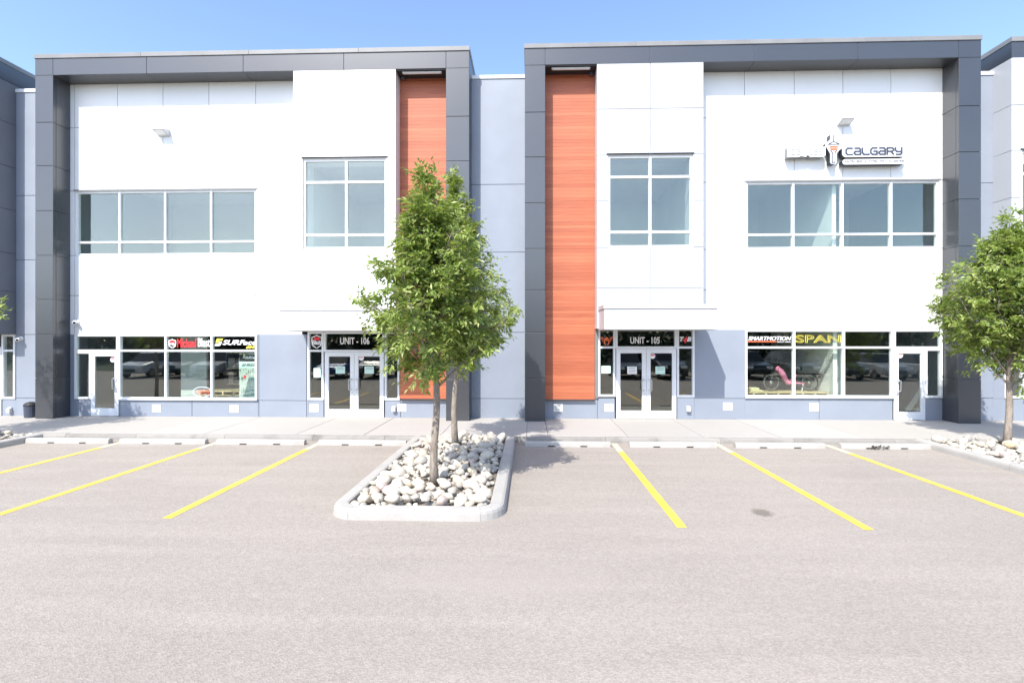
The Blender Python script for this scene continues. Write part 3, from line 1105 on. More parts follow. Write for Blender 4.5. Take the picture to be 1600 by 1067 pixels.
# ------------------------------------------------------------------ right building
RB = thing("commercial_building", (6.4, W_Y, 0), "white two-storey unit building with the unit 105 entrance and the dark-lettered shop sign", "building")
Rx = dict(q0=-.15, q1=.45, t0=1.97, t1=5.06, p0=12.31, p1=12.93)
Rr, Rf, Rhead, Rsill, Rtr = 11.25, 10.63, 2.84, .80, 2.30
PZR = [G, 1.40, 2.76, 4.0, 5.22, 6.57, 7.92, 9.24]
pillar(RB, Rx['q0'], Rx['q1'], PZR + [Rf - .005])
pillar(RB, Rx['p0'], Rx['p1'], PZR + [Rf - .005])
fascia(RB, [Rx['q0'], .45, 3.52, 6.55, 9.48, 12.31, Rx['p1']], Rf, Rr - .13)
parapet_cap(RB, Rx['q0'], Rx['p1'], Rr - .128, Rr)
ruw = (wx(1166), wx(1468.5), 5.27, 7.29)
rs0, rs1 = wx(1164), wx(1473) - .02
mb = MB()
panels(mb, [Rx['t1'] + .002, wx(1163.3), wx(1241), wx(1317), wx(1392), Rx['p0'] - .001], [Rhead, 4.05, 5.27, 7.30, 9.25, Rf - .002], W_Y, [ruw], mi_back=1)
mb.build("wall", [M['white'], M['joint']], RB, bevel=.003)
glazing(RB, *ruw, [wx(1240.5), wx(1317.5), wx(1394)], [5.71], y=W_Y + .035, flash=True)
mb = MB()
panels(mb, [wx(1085) + .003, wx(1163.5)], [G, .76, Rhead - .002], W_Y, [])
mb.build("base_wall", M['grey'], RB, bevel=.003)
mb = MB()
panels(mb, [wx(1163.6), wx(1280), wx(1394.4)], [G, Rsill - .02], W_Y, [])
mb.build("base_wall", M['grey'], RB, bevel=.003)
mb = MB()
panels(mb, [wx(1445), Rx['p0'] - .001], [G, Rsill - .02], W_Y, [])
mb.build("base_wall", M['grey'], RB, bevel=.003)
Rshop = glazing(RB, rs0, wx(1395.5), Rsill, Rhead, [wx(1240.5), wx(1318)], [Rtr], sill=True)
glazing(RB, wx(1395.6), rs1, Rtr - .03, Rhead)
glazing(RB, wx(1444.8), rs1, Rsill, Rtr - .031)
Rd = door(RB, wx(1396.3), wx(1444.5), G + .01, Rtr - .035, False, label="single glass door beside the right charcoal pillar")
tw = MB()
rtw = (fx(950), fx(1083), 5.24, 7.95)
panels(tw, [Rx['t0'], fx(1016.7), Rx['t1']], [2.86, 4.05, 5.24, 6.60, 7.95, 9.30, Rf - .002], F_Y, [rtw], back=W_Y + .2 - F_Y - .03)
tw.build("stair_tower", M['white2'], RB, bevel=.003)
glazing(RB, *rtw, [fx(1016.5)], [5.70, 7.32], y=F_Y + .05, fw=.07, flash=True)
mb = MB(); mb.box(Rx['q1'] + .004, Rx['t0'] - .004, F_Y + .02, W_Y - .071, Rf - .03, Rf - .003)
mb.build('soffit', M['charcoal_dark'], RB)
wood_wall(RB, Rx['q1'] + .003, Rx['t0'] - .003, .72, Rf - .003)
mb = MB()
panels(mb, [Rx['q1'] + .003, wx(933.5), wx(960.5)], [G, Rsill - .05], W_Y, [])
mb.build("base_wall", M['grey'], RB, bevel=.003)
mb = MB()
panels(mb, [wx(1058.3), wx(1085)], [G, Rsill - .005], W_Y, [])
mb.build("base_wall", M['grey'], RB, bevel=.003)
Rside = glazing(RB, wx(934.5), wx(961.5), Rsill, Rhead + .08, [], [Rtr])
Runit = glazing(RB, wx(961.7), wx(1057.2), Rtr - .03, Rhead + .08)
Rside2 = glazing(RB, wx(1057.4), wx(1085), Rsill, Rhead + .08, [], [Rtr])
Rda = door(RB, wx(962.7), wx(1009.5) - .004, G + .01, Rtr - .035, True, label="left leaf of the unit 105 double doors")
Rdb = door(RB, wx(1009.5) + .004, wx(1056.3), G + .01, Rtr - .035, False, label="right leaf of the unit 105 double doors")
mb = MB(); mb.box(Rx['t0'] + .004, wx(934.5) - .003, W_Y - .05, W_Y + .2, Rsill - .045, 2.855)
mb.build("corner_trim", M['flash'], RB)
canopy(RB, hx(944, CY), hx(1121, CY), 2.815, 3.50, M['white2'], 0, 0)
mb = MB(); mb.box(Rx['t1'] + .004, Rx['t1'] + .03, F_Y + .001, W_Y - .002, 2.82, 3.40)
mb.build("canopy_return", M['white2'], RB)
shell(RB, Rx['q0'], Rx['p1'], 11.08)
rooms(RB, Rx['q0'] + .21, Rx['p1'] - .21, [(5.3, 25.4)], [1.9, 5.15, 9.28], 0)
# slat wall beside the bicycle and a short screen behind the third bay
mb = MB()
mb.box(9.27, 9.38, W_Y + .26, 20.5, .15, 3.49)
z = .2
while z < 3.4:
    mb.box(9.255, 9.27, W_Y + .26, 20.5, z, z + .085)
    z += .1
mb.build("slat_wall", M['slat'], RB)
mb = MB(); mb.box(9.5, 9.95, 17.0, 17.1, .15, 3.4)
mb.build("inner_screen", M['room'], RB)
cab = MB()
for i in range(4):
    cab.box(9.6 + i * .62, 10.2 + i * .62, 20.9, 21.38, 6.5, 7.15)
cab.box(9.5, 12.0, 20.7, 21.38, 3.9, 4.9)
cab.box(9.5, 9.95, 20.6, 20.69, 3.95, 4.8)
cab.build("cabinet", M['slat'], RB, bevel=.01)

# ------------------------------------------------------------------ connecting wall and neighbours
CW = thing("connecting_wall", (-.98, W_Y, 0), "plain blue-grey wall recessed between the two charcoal pillars", "wall")
mb = MB()
panels(mb, [Lx['q1'] + .001, Rx['q0'] - .001], [G, .73, 2.76, 5.22, 7.30, 10.54], W_Y, [], back=.5)
mb.build("wall_panel", M['grey'], CW, bevel=.003)
mb = MB(); mb.box(Lx['q1'] + .003, Rx['q0'] - .003, W_Y - .03, 24, 10.542, 10.65)
mb.build("parapet_cap", M['alu'], CW, bevel=.006)

LN = thing("neighbouring_building", (-18, W_Y, 0), "grey clad building with charcoal fascia cut by the left frame edge", "building")
nx = -16.29
mb = MB()
panels(mb, [nx + .001, Lx['p0'] - .001], [G, .69, 2.70, 5.06, 7.10, 10.36], W_Y, [], back=.5)
mb.build("recess_wall", M['grey'], LN, bevel=.003)
mb = MB(); mb.box(nx + .003, Lx['p0'] - .003, W_Y - .03, 24, 10.362, 10.47)
mb.build("parapet_cap", M['alu'], LN, bevel=.006)
def side_panels(mb, x, sgn, y0, y1, zs, th=.03):
    for j in range(len(zs) - 1):
        a, b = zs[j] + .006, zs[j + 1] - .006
        mb.box(min(x, x - sgn * th), max(x, x - sgn * th), y0, y1, a, b)
mb = MB()
zs = [2.72, 4.05, 5.25, 6.6, 7.95, 9.3, 10.58]
side_panels(mb, nx, 1, F_Y, 30, zs)
panels(mb, [-22, -19.2, nx - .031], zs, F_Y, [], back=.3)
mb.box(-22, nx - .035, F_Y + .34, 30, 2.73, 10.57)
mb.build("stair_tower", M['grey2'], LN, bevel=.003)
mb = MB(); mb.box(-22, nx + .003, F_Y - .003, 30, 10.585, 11.09)
mb.build("fascia", M['charcoal'], LN)
mb = MB(); mb.box(-22, nx + .02, F_Y - .03, 30, 11.092, 11.22)
mb.build("parapet_cap", M['cap'], LN)
mb = MB()
panels(mb, [wx(4), nx + .0005], [G, .64], W_Y, [])
mb.build("base_wall", M['grey'], LN, bevel=.003)
glazing(LN, wx(3.5), nx - .01, .66, 2.70, [], [2.19])
door(LN, wx(3) - 1.0, wx(3), G + .01, 2.3, False)
mb = MB(); mb.box(-22, nx - .5, 17.5, 17.7, .1, 2.72); mb.build("back_wall", M['room_dark'], LN)

RN = thing("neighbouring_building", (16, W_Y, 0), "pale clad building with charcoal fascia cut by the right frame edge", "building")
rx_ = 13.78
mb = MB()
panels(mb, [Rx['p1'] + .001, rx_ - .001], [G, .80, 2.80, 5.2, 7.2, 10.40], W_Y, [], back=.5)
mb.build("recess_wall", M['grey'], RN, bevel=.003)
mb = MB(); mb.box(Rx['p1'] + .003, rx_ - .003, W_Y - .03, 24, 10.402, 10.51)
mb.build("parapet_cap", M['alu'], RN, bevel=.006)
mb = MB()
zs = [2.82, 4.05, 5.27, 6.6, 7.95, 9.25, 10.60]
side_panels(mb, rx_, -1, F_Y, 30, zs)
rnw = (fx(1597), 17.0, 5.27, 7.95)
panels(mb, [rx_ + .031, 15.4, 17.2, 20], zs, F_Y, [rnw], back=.3)
mb.build("stair_tower", M['white2'], RN, bevel=.003)
glazing(RN, *rnw, [15.4], [5.7, 7.3], y=F_Y + .05, fw=.07, flash=True)
mb = MB(); mb.box(rx_ - .003, 20, F_Y - .003, 30, 10.605, 11.06)
mb.build("fascia", M['charcoal'], RN)
mb = MB(); mb.box(rx_ - .02, 20, F_Y - .03, 30, 11.062, 11.19)
mb.build("parapet_cap", M['cap'], RN)
mb = MB()
panels(mb, [rx_ + .001, wx(1583), 14.66], [G, .78], W_Y, [])
mb.build("base_wall", M['grey'], RN, bevel=.003)
mb = MB()
panels(mb, [rx_ + .001, wx(1569)], [.785, 2.81], W_Y, [])
mb.build("base_wall", M['grey'], RN, bevel=.003)
glazing(RN, wx(1569.2), 14.66, .80, 2.82, [], [2.30])
door(RN, 14.68, 15.7, G + .01, 2.3, True)
mb = MB(); mb.box(13.9, 20, 17.5, 17.7, .1, 2.8); mb.box(13.9, 20, 17.5, 17.7, 5.0, 8.2); mb.build("back_wall", M['room_dark'], RN)

# ------------------------------------------------------------------ lamps, cameras, boxes on the walls
soffit_light(hx(629, 15.62), hx(690, 15.62), Lf - .03, 15.62, "linear light under the soffit of the left wood-clad recess")
soffit_light(hx(862, 15.62), hx(922, 15.62), Rf - .03, 15.62, "linear light under the soffit of the right wood-clad recess")

def wall_pack(px, py, label):
    x, z = hx(px, W_Y - .2), hz(px, py, W_Y - .2)
    t = thing("wall_light", (x, W_Y, z), label, "light", "angular wall lights high on the white walls")
    mb = MB()
    y = W_Y
    mb.prism_x([(y - .002, z - .09), (y - .002, z + .13), (y - .06, z + .13), (y - .30, z + .065), (y - .315, z + .04), (y - .30, z + .02), (y - .09, z - .06)], x - .18, x + .18)
    mb.build("housing", M['fixture'], t, bevel=.01)
    mb = MB()
    mb.prism_x([(y - .285, z + .013), (y - .11, z - .053), (y - .11, z - .061), (y - .285, z + .005)], x - .14, x + .14)
    mb.build("lens", M['vinyl_white'], t)
wall_pack(250, 206, "angular wall light on the white wall above the left upper windows")
wall_pack(1323, 189, "angular wall light on the white wall above the shop sign")

def bullet_cam(px, py, label, yaw=0.3, dark=False):
    x, z = hx(px, W_Y), hz(px, py, W_Y)
    t = thing("security_camera", (x, W_Y, z), label, "security camera", "security cameras on the walls")
    mb = MB()
    mb.lathe((x, W_Y - .001, z), [(.07, 0), (.07, .03), (.03, .045)], 14, axis='y')
    mb.build("mount", M['vinyl_white'], t, smooth=False)
    mb = MB()
    c = Vector((x, W_Y - .10, z - .02))
    d = Vector((math.sin(yaw), -math.cos(yaw), -.25)).normalized()
    mb.tube([c - d * .09, c - d * .085, c + d * .10, c + d * .105], [.03, .055, .055, .045], 14)
    mb.build("housing", M['vinyl_white'], t, smooth=False)
    mb = MB()
    mb.tube([c + d * .104, c + d * .112], [.038, .036], 14)
    mb.build("lens", M['lens'], t)
bullet_cam(121, 502.5, "white bullet camera on the white wall above the left single door", .6)
bullet_cam(34, 529, "dark-eyed camera on the recessed grey wall left of the outer pillar", .4)
for px_, py_, lab in ((630, 117, "small dome camera under the left wood recess soffit"), (924, 111.5, "small dome camera under the right wood recess soffit")):
    x, z = hx(px_, W_Y - .15), (Lf if px_ < 800 else Rf) - .03
    mb = MB()
    mb.lathe((x, W_Y - .16, z - .002), [(.075, 0), (.075, -.03), (.06, -.06), (.035, -.085), (.01, -.095)], 14)
    tag(mb.build("dome_camera", M['navy'], smooth=True), lab, "dome camera", "dome cameras under the soffits")

def plate(px, py, label, w=.275, h=.235, text=False):
    x, z = hx(px, W_Y), hz(px, py, W_Y)
    mb = MB()
    mb.box(x - w / 2, x + w / 2, W_Y - .012, W_Y - .001, z - h / 2, z + h / 2)
    o = mb.build("wall_plate", M['paper'], bevel=.003)
    tag(o, label, "wall plate", "white plates on the base walls")
    if text:
        mb = MB()
        for i in range(5):
            mb.box(x - w * .4, x + w * (.38 - .1 * (i % 3)), W_Y - .0145, W_Y - .0125, z + h * .36 - i * h * .17, z + h * .36 - i * h * .17 + .014)
        mb.build("print", M['ink'], o)
plate(244.7, 638, "blank white plate on the base wall below the bay beside the left single door")
plate(366, 638.5, "blank white plate on the base wall below the poster window")
plate(491, 637.5, "blank white plate beside the unit 106 doors on their left")
plate(628, 637, "blank white plate just right of the grey outlet box by the unit 106 doors")
plate(872, 637, "white printed notice on the base below the right wood cladding", text=True)
plate(951.5, 637, "blank white plate beside the unit 105 doors on their left")
plate(1137, 635, "blank white plate on the base wall between unit 105 and the shop windows")
plate(1272, 636, "blank white plate on the base wall below the pink bicycle window")

def outlet(px, py, label):
    x, z = hx(px, W_Y), hz(px, py, W_Y)
    t = thing("outlet_box", (x, W_Y, z), label, "outlet box", "outdoor outlet boxes")
    mb = MB(); mb.box(x - .055, x + .055, W_Y - .05, W_Y - .001, z - .08, z + .08); mb.build("box", M['fixture'], t, bevel=.008)
    mb = MB(); mb.box(x - .06, x + .06, W_Y - .11, W_Y - .051, z - .09, z + .05); mb.build("cover", M['fixture'], t, bevel=.012)
outlet(616, 638, "grey covered outlet box right of the unit 106 doors")
outlet(1074.8, 638, "grey covered outlet box right of the unit 105 doors")
outlet(17, 640, "grey covered outlet box on the left neighbouring base wall")

# dark litter bin behind the outer left pillar
bx, by = hx(53, 15.75), 15.78
t = thing("litter_bin", (bx - .12, by, G), "small dark round bin half hidden behind the left charcoal pillar", "bin")
mb = MB(); mb.lathe((bx - .12, by, G), [(.15, 0), (.17, .02), (.18, .34), (.18, .36)], 18); mb.build("body", M['navy'], t, smooth=False)
mb = MB(); mb.lathe((bx - .12, by, G), [(.19, .361), (.19, .39), (.14, .45), (.05, .48)], 18); mb.build("lid", M['black'], t, smooth=False)

# ------------------------------------------------------------------ shop sign (letters on raised boards)
SY = W_Y - .27
sxx = lambda p: hx(p, SY)
szz = lambda p, q: hz(p, q, SY)
SG = thing("shop_sign", (sxx(1320), W_Y, szz(1320, 240)), "raised shop sign with white and dark letters and a tower emblem on the white wall", "sign")
def rrect(x0, x1, z0, z1, r, n=4):
    p = []
    for cx, cz, a in ((x1 - r, z0 + r, 270), (x1 - r, z1 - r, 0), (x0 + r, z1 - r, 90), (x0 + r, z0 + r, 180)):
        p += [(cx + r * math.cos(R(a + 90 * i / n)), cz + r * math.sin(R(a + 90 * i / n))) for i in range(n + 1)]
    return p
def board(name, pts, parent=SG, y=SY, side='sign_side_dark'):
    mb = MB()
    mb.prism(pts, y, y + .03, 0)
    mb.prism([(a, b) for a, b in pts], y + .031, W_Y - .06, 1)
    cx = sum(p[0] for p in pts) / len(pts); cz = sum(p[1] for p in pts) / len(pts)
    mb.box(cx - .1, cx + .1, W_Y - .0599, W_Y - .001, cz - .03, cz + .03, 1)
    return mb.build(name, [M['sign_face'], M[side]], parent)
x0, x1 = sxx(1231), sxx(1290); z0, z1 = szz(1260, 245.2), szz(1260, 230)
b1 = board("letter_board", [(x0, z0), (x0 + (x1 - x0) * .3, z0), (x0 + (x1 - x0) * .36, z0 + .03), (x0 + (x1 - x0) * .48, z0), (x0 + (x1 - x0) * .53, z0 + .06), (x0 + (x1 - x0) * .6, z0),
                            (x1 - .05, z0), (x1, z0 + .04), (x1, z1), (x0, z1)], side='sign_side')
mb = text_mb("EBIKES", x0 + .06, x1 - .06, z0 + .05, z1 - .05, SY - .0012, th=.010, outline=.02)
mb.build("lettering", simple("pale letter outline", (.36, .40, .41), .45), b1)
# dark gap line round the pale letters keeps them readable at a glance
# tower emblem
def E(p, q): return (sxx(1290 + p * 26), szz(1303, 210 + q * 46))
tb = board("tower_emblem", [E(.36, 1), E(.30, .95), E(.30, .66), E(.02, .40), E(.0, .33), E(.30, .17), E(.32, .0), E(.62, .0), E(.64, .17), E(.98, .33), E(.96, .40), E(.66, .66), E(.66, .95), E(.60, 1)][::1])
mb = MB()
Y1 = SY - .0012
for pts in ([E(.40, .96), E(.56, .96)], [E(.40, .96), E(.40, .62)], [E(.56, .96), E(.56, .62)], [E(.22, .32), E(.48, .25)], [E(.48, .25), E(.78, .32)], [E(.14, .345), E(.84, .345)], [E(.48, .22), E(.48, .03)], [E(.30, .56), E(.40, .62)], [E(.66, .56), E(.56, .62)]):
    stroke(mb, pts, .026, Y1, .006)
mb.build("outline", M['navy'], tb)
mb = MB()
mb.prism([E(.22, .46), E(.26, .40), E(.72, .40), E(.76, .46)][::1], Y1 - .006, Y1)
mb.prism([E(.32, .55), E(.24, .48), E(.74, .48), E(.66, .55)][::1], Y1 - .006, Y1)
mb.build("orange_band", M['vinyl_orange'], tb)
# dark-lined word
x0, x1 = sxx(1316.5), sxx(1416); z0, z1 = szz(1366, 245.2), szz(1366, 228.5)
b2 = board("letter_board", rrect(x0, x1, z0, z1, .10))
LET = {'C': [[(1, 1), (.25, 1), (0, .75), (0, .25), (.25, 0), (1, 0)]],
       'a': [[(.1, 1), (.8, 1), (1, .8), (1, 0), (.2, 0), (0, .2), (0, .35), (.2, .5), (1, .5)]],
       'L': [[(0, 1), (0, .25), (.25, 0), (1.05, 0)]],
       'G': [[(1, 1), (.25, 1), (0, .75), (0, .25), (.25, 0), (1, 0), (1, .5), (.5, .5)]],
       'R': [[(0, 0), (0, 1), (.8, 1), (1, .85), (1, .62), (.8, .45), (.25, .45)], [(.6, .45), (1, 0)]],
       'y': [[(0, 1), (0, .6), (.2, .4), (1, .4)], [(1, 1), (1, .15), (.8, -.05), (.1, -.05)]]}
mb = MB()
lx0, lx1, lz0, lz1 = x0 + .10, x1 - .07, z0 + .07, z1 - .06
n = 7
for i, chh in enumerate("CaLGaRy"):
    a = lx0 + (lx1 - lx0) * i / n; wdt = (lx1 - lx0) / n * .74
    for pl in LET[chh]:
        stroke(mb, [(a + p[0] * wdt, lz0 + p[1] * (lz1 - lz0)) for p in pl], .050, SY - .0012, .008)
mb.build("lettering", M['navy'], b2)
x0, x1 = sxx(1317), sxx(1416); z0, z1 = szz(1366, 256.6), szz(1366, 248.6)
b3 = board("tagline_board", rrect(x0, x1, z0, z1, .07))
mb = text_mb("ELECTRIC BIKES | SCOOTERS | PARTS | ACCESSORIES", x0 + .05, x1 - .05, z0 + .032, z1 - .032, SY - .0012, th=.006, bold=.012)
mb.build("lettering", M['navy'], b3)

# ------------------------------------------------------------------ writing on the windows
VY = W_Y - .03 + .054            # on the outer face of the shop panes
DY = W_Y - .035 + .025           # on the outer face of the door panes
def wz(px, py): return hz(px, py, W_Y)
def win_text(parent, s, px0, px1, py0, py1, mat, bold=.0, shear=0, outline=0, y=VY):
    pm = (px0 + px1) / 2
    mb = text_mb(s, wx(px0), wx(px1), wz(pm, py1), wz(pm, py0), y - .0005, .003 if not outline else .012, bold, shear, outline)
    return mb.build("lettering", mat, parent)
def shield(parent, px, py, w, h, y=VY):
    cx, cz = wx(px), wz(px, py)
    pts = [(0, -.5), (.42, -.28), (.5, .1), (.46, .36), (.2, .42), (0, .5), (-.2, .42), (-.46, .36), (-.5, .1), (-.42, -.28)]
    mb = MB()
    P = [(cx + a * w, cz + b * h) for a, b in pts]
    stroke(mb, P + [P[0]], .028, y - .0005, .003, 0)
    mb.prism([(cx + a * w * .7, cz + b * h * .45 + h * .2) for a, b in [(-.5, -.2), (.5, -.2), (.4, .35), (-.4, .35)]], y - .0045, y - .0008, 1)
    return mb, cx, cz

win_text(Lunit, "UNIT - 106", 531, 577, 527, 538, M['vinyl_white'], .02)
win_text(Runit, "UNIT - 105", 985, 1031, 526.5, 537, M['vinyl_white'], .02)
# left shop window: badge, red and white words, stylised S logo, italic word
mb, cx, cz = shield(Lshop, 268.4, 537, .225, .27)
mb.build("badge", [M['vinyl_white'], M['vinyl_red']], Lshop)
text_mb("MB", cx - .08, cx + .08, cz - .06, cz + .03, VY - .0005, .004, .03).build("badge", M['vinyl_white'], Lshop)
win_text(Lshop, "Michael", 276, 305.5, 529, 543, M['vinyl_red'], .02)
win_text(Lshop, "Blast", 308.5, 327.5, 528, 542, M['vinyl_white'], .02)
def s_logo(parent, px0, px1, py0, py1, y, mats=None, wxf=None):
    X0, X1 = wx(px0), wx(px1); pm = (px0 + px1) / 2
    Z0, Z1 = wz(pm, py1), wz(pm, py0)
    q = lambda a, b: (X0 + (X1 - X0) * a, Z0 + (Z1 - Z0) * b)
    mb = MB()
    mb.prism([q(.12, .42), q(.42, .42), q(.55, .72), q(.88, .72), q(1, 1), q(.32, 1), q(.22, .9)], y - .0035, y - .0005, 0)
    mb.prism([q(.0, .0), q(.55, .0), q(.72, .12), q(.86, .6), q(.56, .6), q(.46, .3), q(.12, .3)], y - .0035, y - .0005, 1)
    return mb.build("logo", mats or [M['vinyl_yellow'], M['vinyl_white']], parent)
s_logo(Lshop, 334.5, 348, 529, 540.5, VY)
win_text(Lshop, "SURFace", 347, 400, 531, 539, M['vinyl_white'], .028, .3)
win_text(Lshop, "604", 384, 397.5, 540, 544.6, M['vinyl_yellow'], .045, .3)
# badge beside unit 106
mb, cx, cz = shield(Lside, 494.3, 534, .31, .40)
mb.build("badge", [M['vinyl_white'], M['vinyl_red']], Lside)
text_mb("Blast", cx - .13, cx + .13, cz - .09, cz + .06, VY - .0005, .004, .035).build("badge", M['vinyl_white'], Lside)
# winged emblem and letters beside unit 105
cx, cz = wx(948), wz(948, 531.5)
mb = MB()
for sg in (-1, 1):
    for k in range(3):
        a0, a1 = .09 + .01 * k, .235 - .045 * k
        zt = .085 - k * .065
        pts = [(cx + sg * a0, cz + zt - .055), (cx + sg * (a1 - .03), cz + zt), (cx + sg * a1, cz + zt + .045), (cx + sg * (a0 + .01), cz + zt - .012)]
        mb.prism(pts if sg > 0 else pts[::-1], VY - .0035, VY - .0005)
    pts = [(cx + sg * .02, cz - .17), (cx + sg * .085, cz - .10), (cx + sg * .085, cz + .03), (cx + sg * .05, cz + .05), (cx + sg * .05, cz - .08), (cx + sg * .02, cz - .12)]
    mb.prism(pts if sg > 0 else pts[::-1], VY - .0035, VY - .0005)
mb.prism([(cx - .04, cz - .02), (cx + .04, cz - .02), (cx + .05, cz + .07), (cx, cz + .10), (cx - .05, cz + .07)], VY - .0034, VY - .0006)
mb.build("emblem", M['vinyl_orange'], Rside)
x0 = wx(1058.6); x3 = wx(1082.8)
zz0, zz1 = wz(1070, 533.5), wz(1070, 526.2)
text_mb("T", x0 + .07, x0 + .20, zz0, zz1, VY - .0005, .003, .05, .25).build("lettering", M['vinyl_white'], Rside2)
text_mb("4", x0 + .16, x0 + .30, zz0 - .05, zz1, VY - .004, .003, .05, .25).build("lettering", M['vinyl_red'], Rside2)
text_mb("B", x0 + .29, x0 + .43, zz0, zz1, VY - .0005, .003, .06, .25).build("lettering", M['vinyl_white'], Rside2)
# right shop window
win_text(Rshop, "SMARTMOTION", 1169.5, 1237, 525.5, 532, M['vinyl_white'], .028, .3)
mb = MB()
pm = 1190
mb.prism([(wx(1168.6), wz(pm, 534.6)), (wx(1213), wz(pm, 534.6)), (wx(1214), wz(pm, 533)), (wx(1168.8), wz(pm, 533))], VY - .0035, VY - .0005)
mb.build("underline", M['vinyl_orange'], Rshop)
win_text(Rshop, "electric bikes", 1214.5, 1236, 533.2, 534.9, M['vinyl_white'], .02, .2)
win_text(Rshop, "SPAN", 1244, 1314, 523.5, 535.5, M['vinyl_yellow'], .0, 0, .017)

# notices and stickers on doors and side lights
def notice(parent, px, py, w, h, y, mat='paper_green', red=False):
    x, z = wx(px), wz(px, py)
    mb = MB()
    mb.box(x - w / 2, x + w / 2, y - .002, y - .0004, z - h / 2, z + h / 2)
    o = mb.build("notice", M[mat], parent)
    mb = MB()
    rows = 4 if red else 2
    for i in range(rows):
        zc = z + h * .3 - i * h * (.2 if red else .22)
        mb.box(x - w * .36, x + w * .36, y - .0035, y - .0022, zc - .006, zc + .006, 1 if (red and i == rows - 1) else 0)
    return mb.build("notice", [M['ink'], M['vinyl_red']], parent)
def sticker(parent, px, py, y, r=.075):
    x, z = wx(px), wz(px, py)
    mb = MB()
    mb.lathe((x, y - .0004, z), [(r, 0), (r, .0015)], 24, 0, 'y')
    mb.prism([(x + a[0] * r * .8, z + a[1] * r * .8) for a in arc(0, .05, 1, 1, 0, 180, 10)], y - .0032, y - .002, 1)
    mb.box(x - r * .6, x + r * .6, y - .0042, y - .0034, z + r * .22, z + r * .36, 0)
    return mb.build("sticker", [M['vinyl_white'], M['vinyl_red']], parent)
notice(Lside, 495, 582.5, .22, .29, VY)
notice(Lda, 532, 578, .29, .23, DY)
notice(Ldb, 577, 578, .29, .23, DY)
sticker(Ldb, 564.5, 559, DY, .085)
notice(Rside, 947, 577.5, .28, .23, VY)
notice(Rda, 987.5, 578.5, .29, .23, DY, 'paper', True)
notice(Rdb, 1031.5, 578.5, .29, .23, DY)
sticker(Rdb, 1019.5, 556.5, DY, .08)
sticker(Ld, 176.5, 562, DY, .08)
sticker(Rd, 1406, 555, DY, .085)

# poster hung inside the left shop window
PY = W_Y + .16
px0, px1 = hx(373.5, PY), hx(403, PY)
pz0, pz1 = hz(385, 621, PY), hz(385, 551.5, PY)
PO = thing("poster", ((px0 + px1) / 2, PY, pz0), "tall cycling poster with a dark banner hung inside the left shop window", "poster")
mb = MB(); mb.box(px0, px1, PY, PY + .012, pz0, pz1)
def poster_mat():
    m, nt, b, out = new_mat("printed poster")
    f = noise_fac(nt, 5.5, 5, .42, .58, vec=scaled(nt, (3.2, 1, .8)))
    f2 = noise_fac(nt, 9, 3, .45, .55)
    c = mixc(nt, f, (.62, .70, .62), (.10, .13, .10))
    nt.links.new(mixc(nt, f2, c, (.45, .50, .46)), b.inputs["Base Color"])
    b.inputs["Roughness"].default_value = .4
    return m
mb.build("sheet", poster_mat(), PO)
hgt = pz1 - pz0; wdp = px1 - px0
mb = MB()
mb.box(px0 + .01, px1 - .01, PY - .002, PY - .0004, pz1 - hgt * .19, pz1 - hgt * .035, 0)
mb.box(px0 + .01, px1 - .01, PY - .002, PY - .0004, pz1 - hgt * .34, pz1 - hgt * .2, 1)
mb.prism([(px0 + wdp * a, pz0 + hgt * b) for a, b in ((.25, .02), (.45, .0), (.98, .0), (.99, .36), (.75, .46), (.5, .44), (.42, .3))], PY - .0019, PY - .0005, 2)
mb.prism([(px0 + wdp * a, pz0 + hgt * b) for a, b in ((.22, .44), (.36, .42), (.40, .48), (.28, .51))], PY - .0035, PY - .002, 3)
mb.build("banner", [M['black'], M['paper_green'], simple("rider jacket print", (.10, .16, .17), .5, var=.5, scale=14), M['vinyl_red']], PO)
text_mb("SURFace", px0 + wdp * .32, px1 - .02, pz1 - hgt * .13, pz1 - hgt * .07, PY - .0022, .002, .03, .3).build("lettering", M['vinyl_white'], PO)
text_mb("SHRED", px0 + wdp * .14, px1 - .02, pz1 - hgt * .30, pz1 - hgt * .23, PY - .0022, .002, .03, .3).build("lettering", M['black'], PO)
s_logo(PO, 375, 379.5, 554.5, 559.5, PY - .002)

# neon open sign
NY = W_Y + .14
nx0, nx1 = hx(301.5, NY), hx(330.5, NY)
nz0, nz1 = hz(316, 620, NY), hz(316, 604.5, NY)
NS = thing("neon_sign", ((nx0 + nx1) / 2, NY, nz0), "oval neon open sign low in the left shop window", "sign")
mb = MB()
ring = arc((nx0 + nx1) / 2, (nz0 + nz1) / 2, (nx1 - nx0) / 2, (nz1 - nz0) / 2, 0, 360, 32)
mb.tube([(p[0], NY, p[1]) for p in ring], .009, 6, cap=False)
mb.build("ring", M['neon_white'], NS, smooth=True)
text_mb("OPEN", nx0 + .08, nx1 - .08, nz0 + .085, nz1 - .085, NY, .012, 0, 0, .012).build("lettering", M['neon_red'], NS)

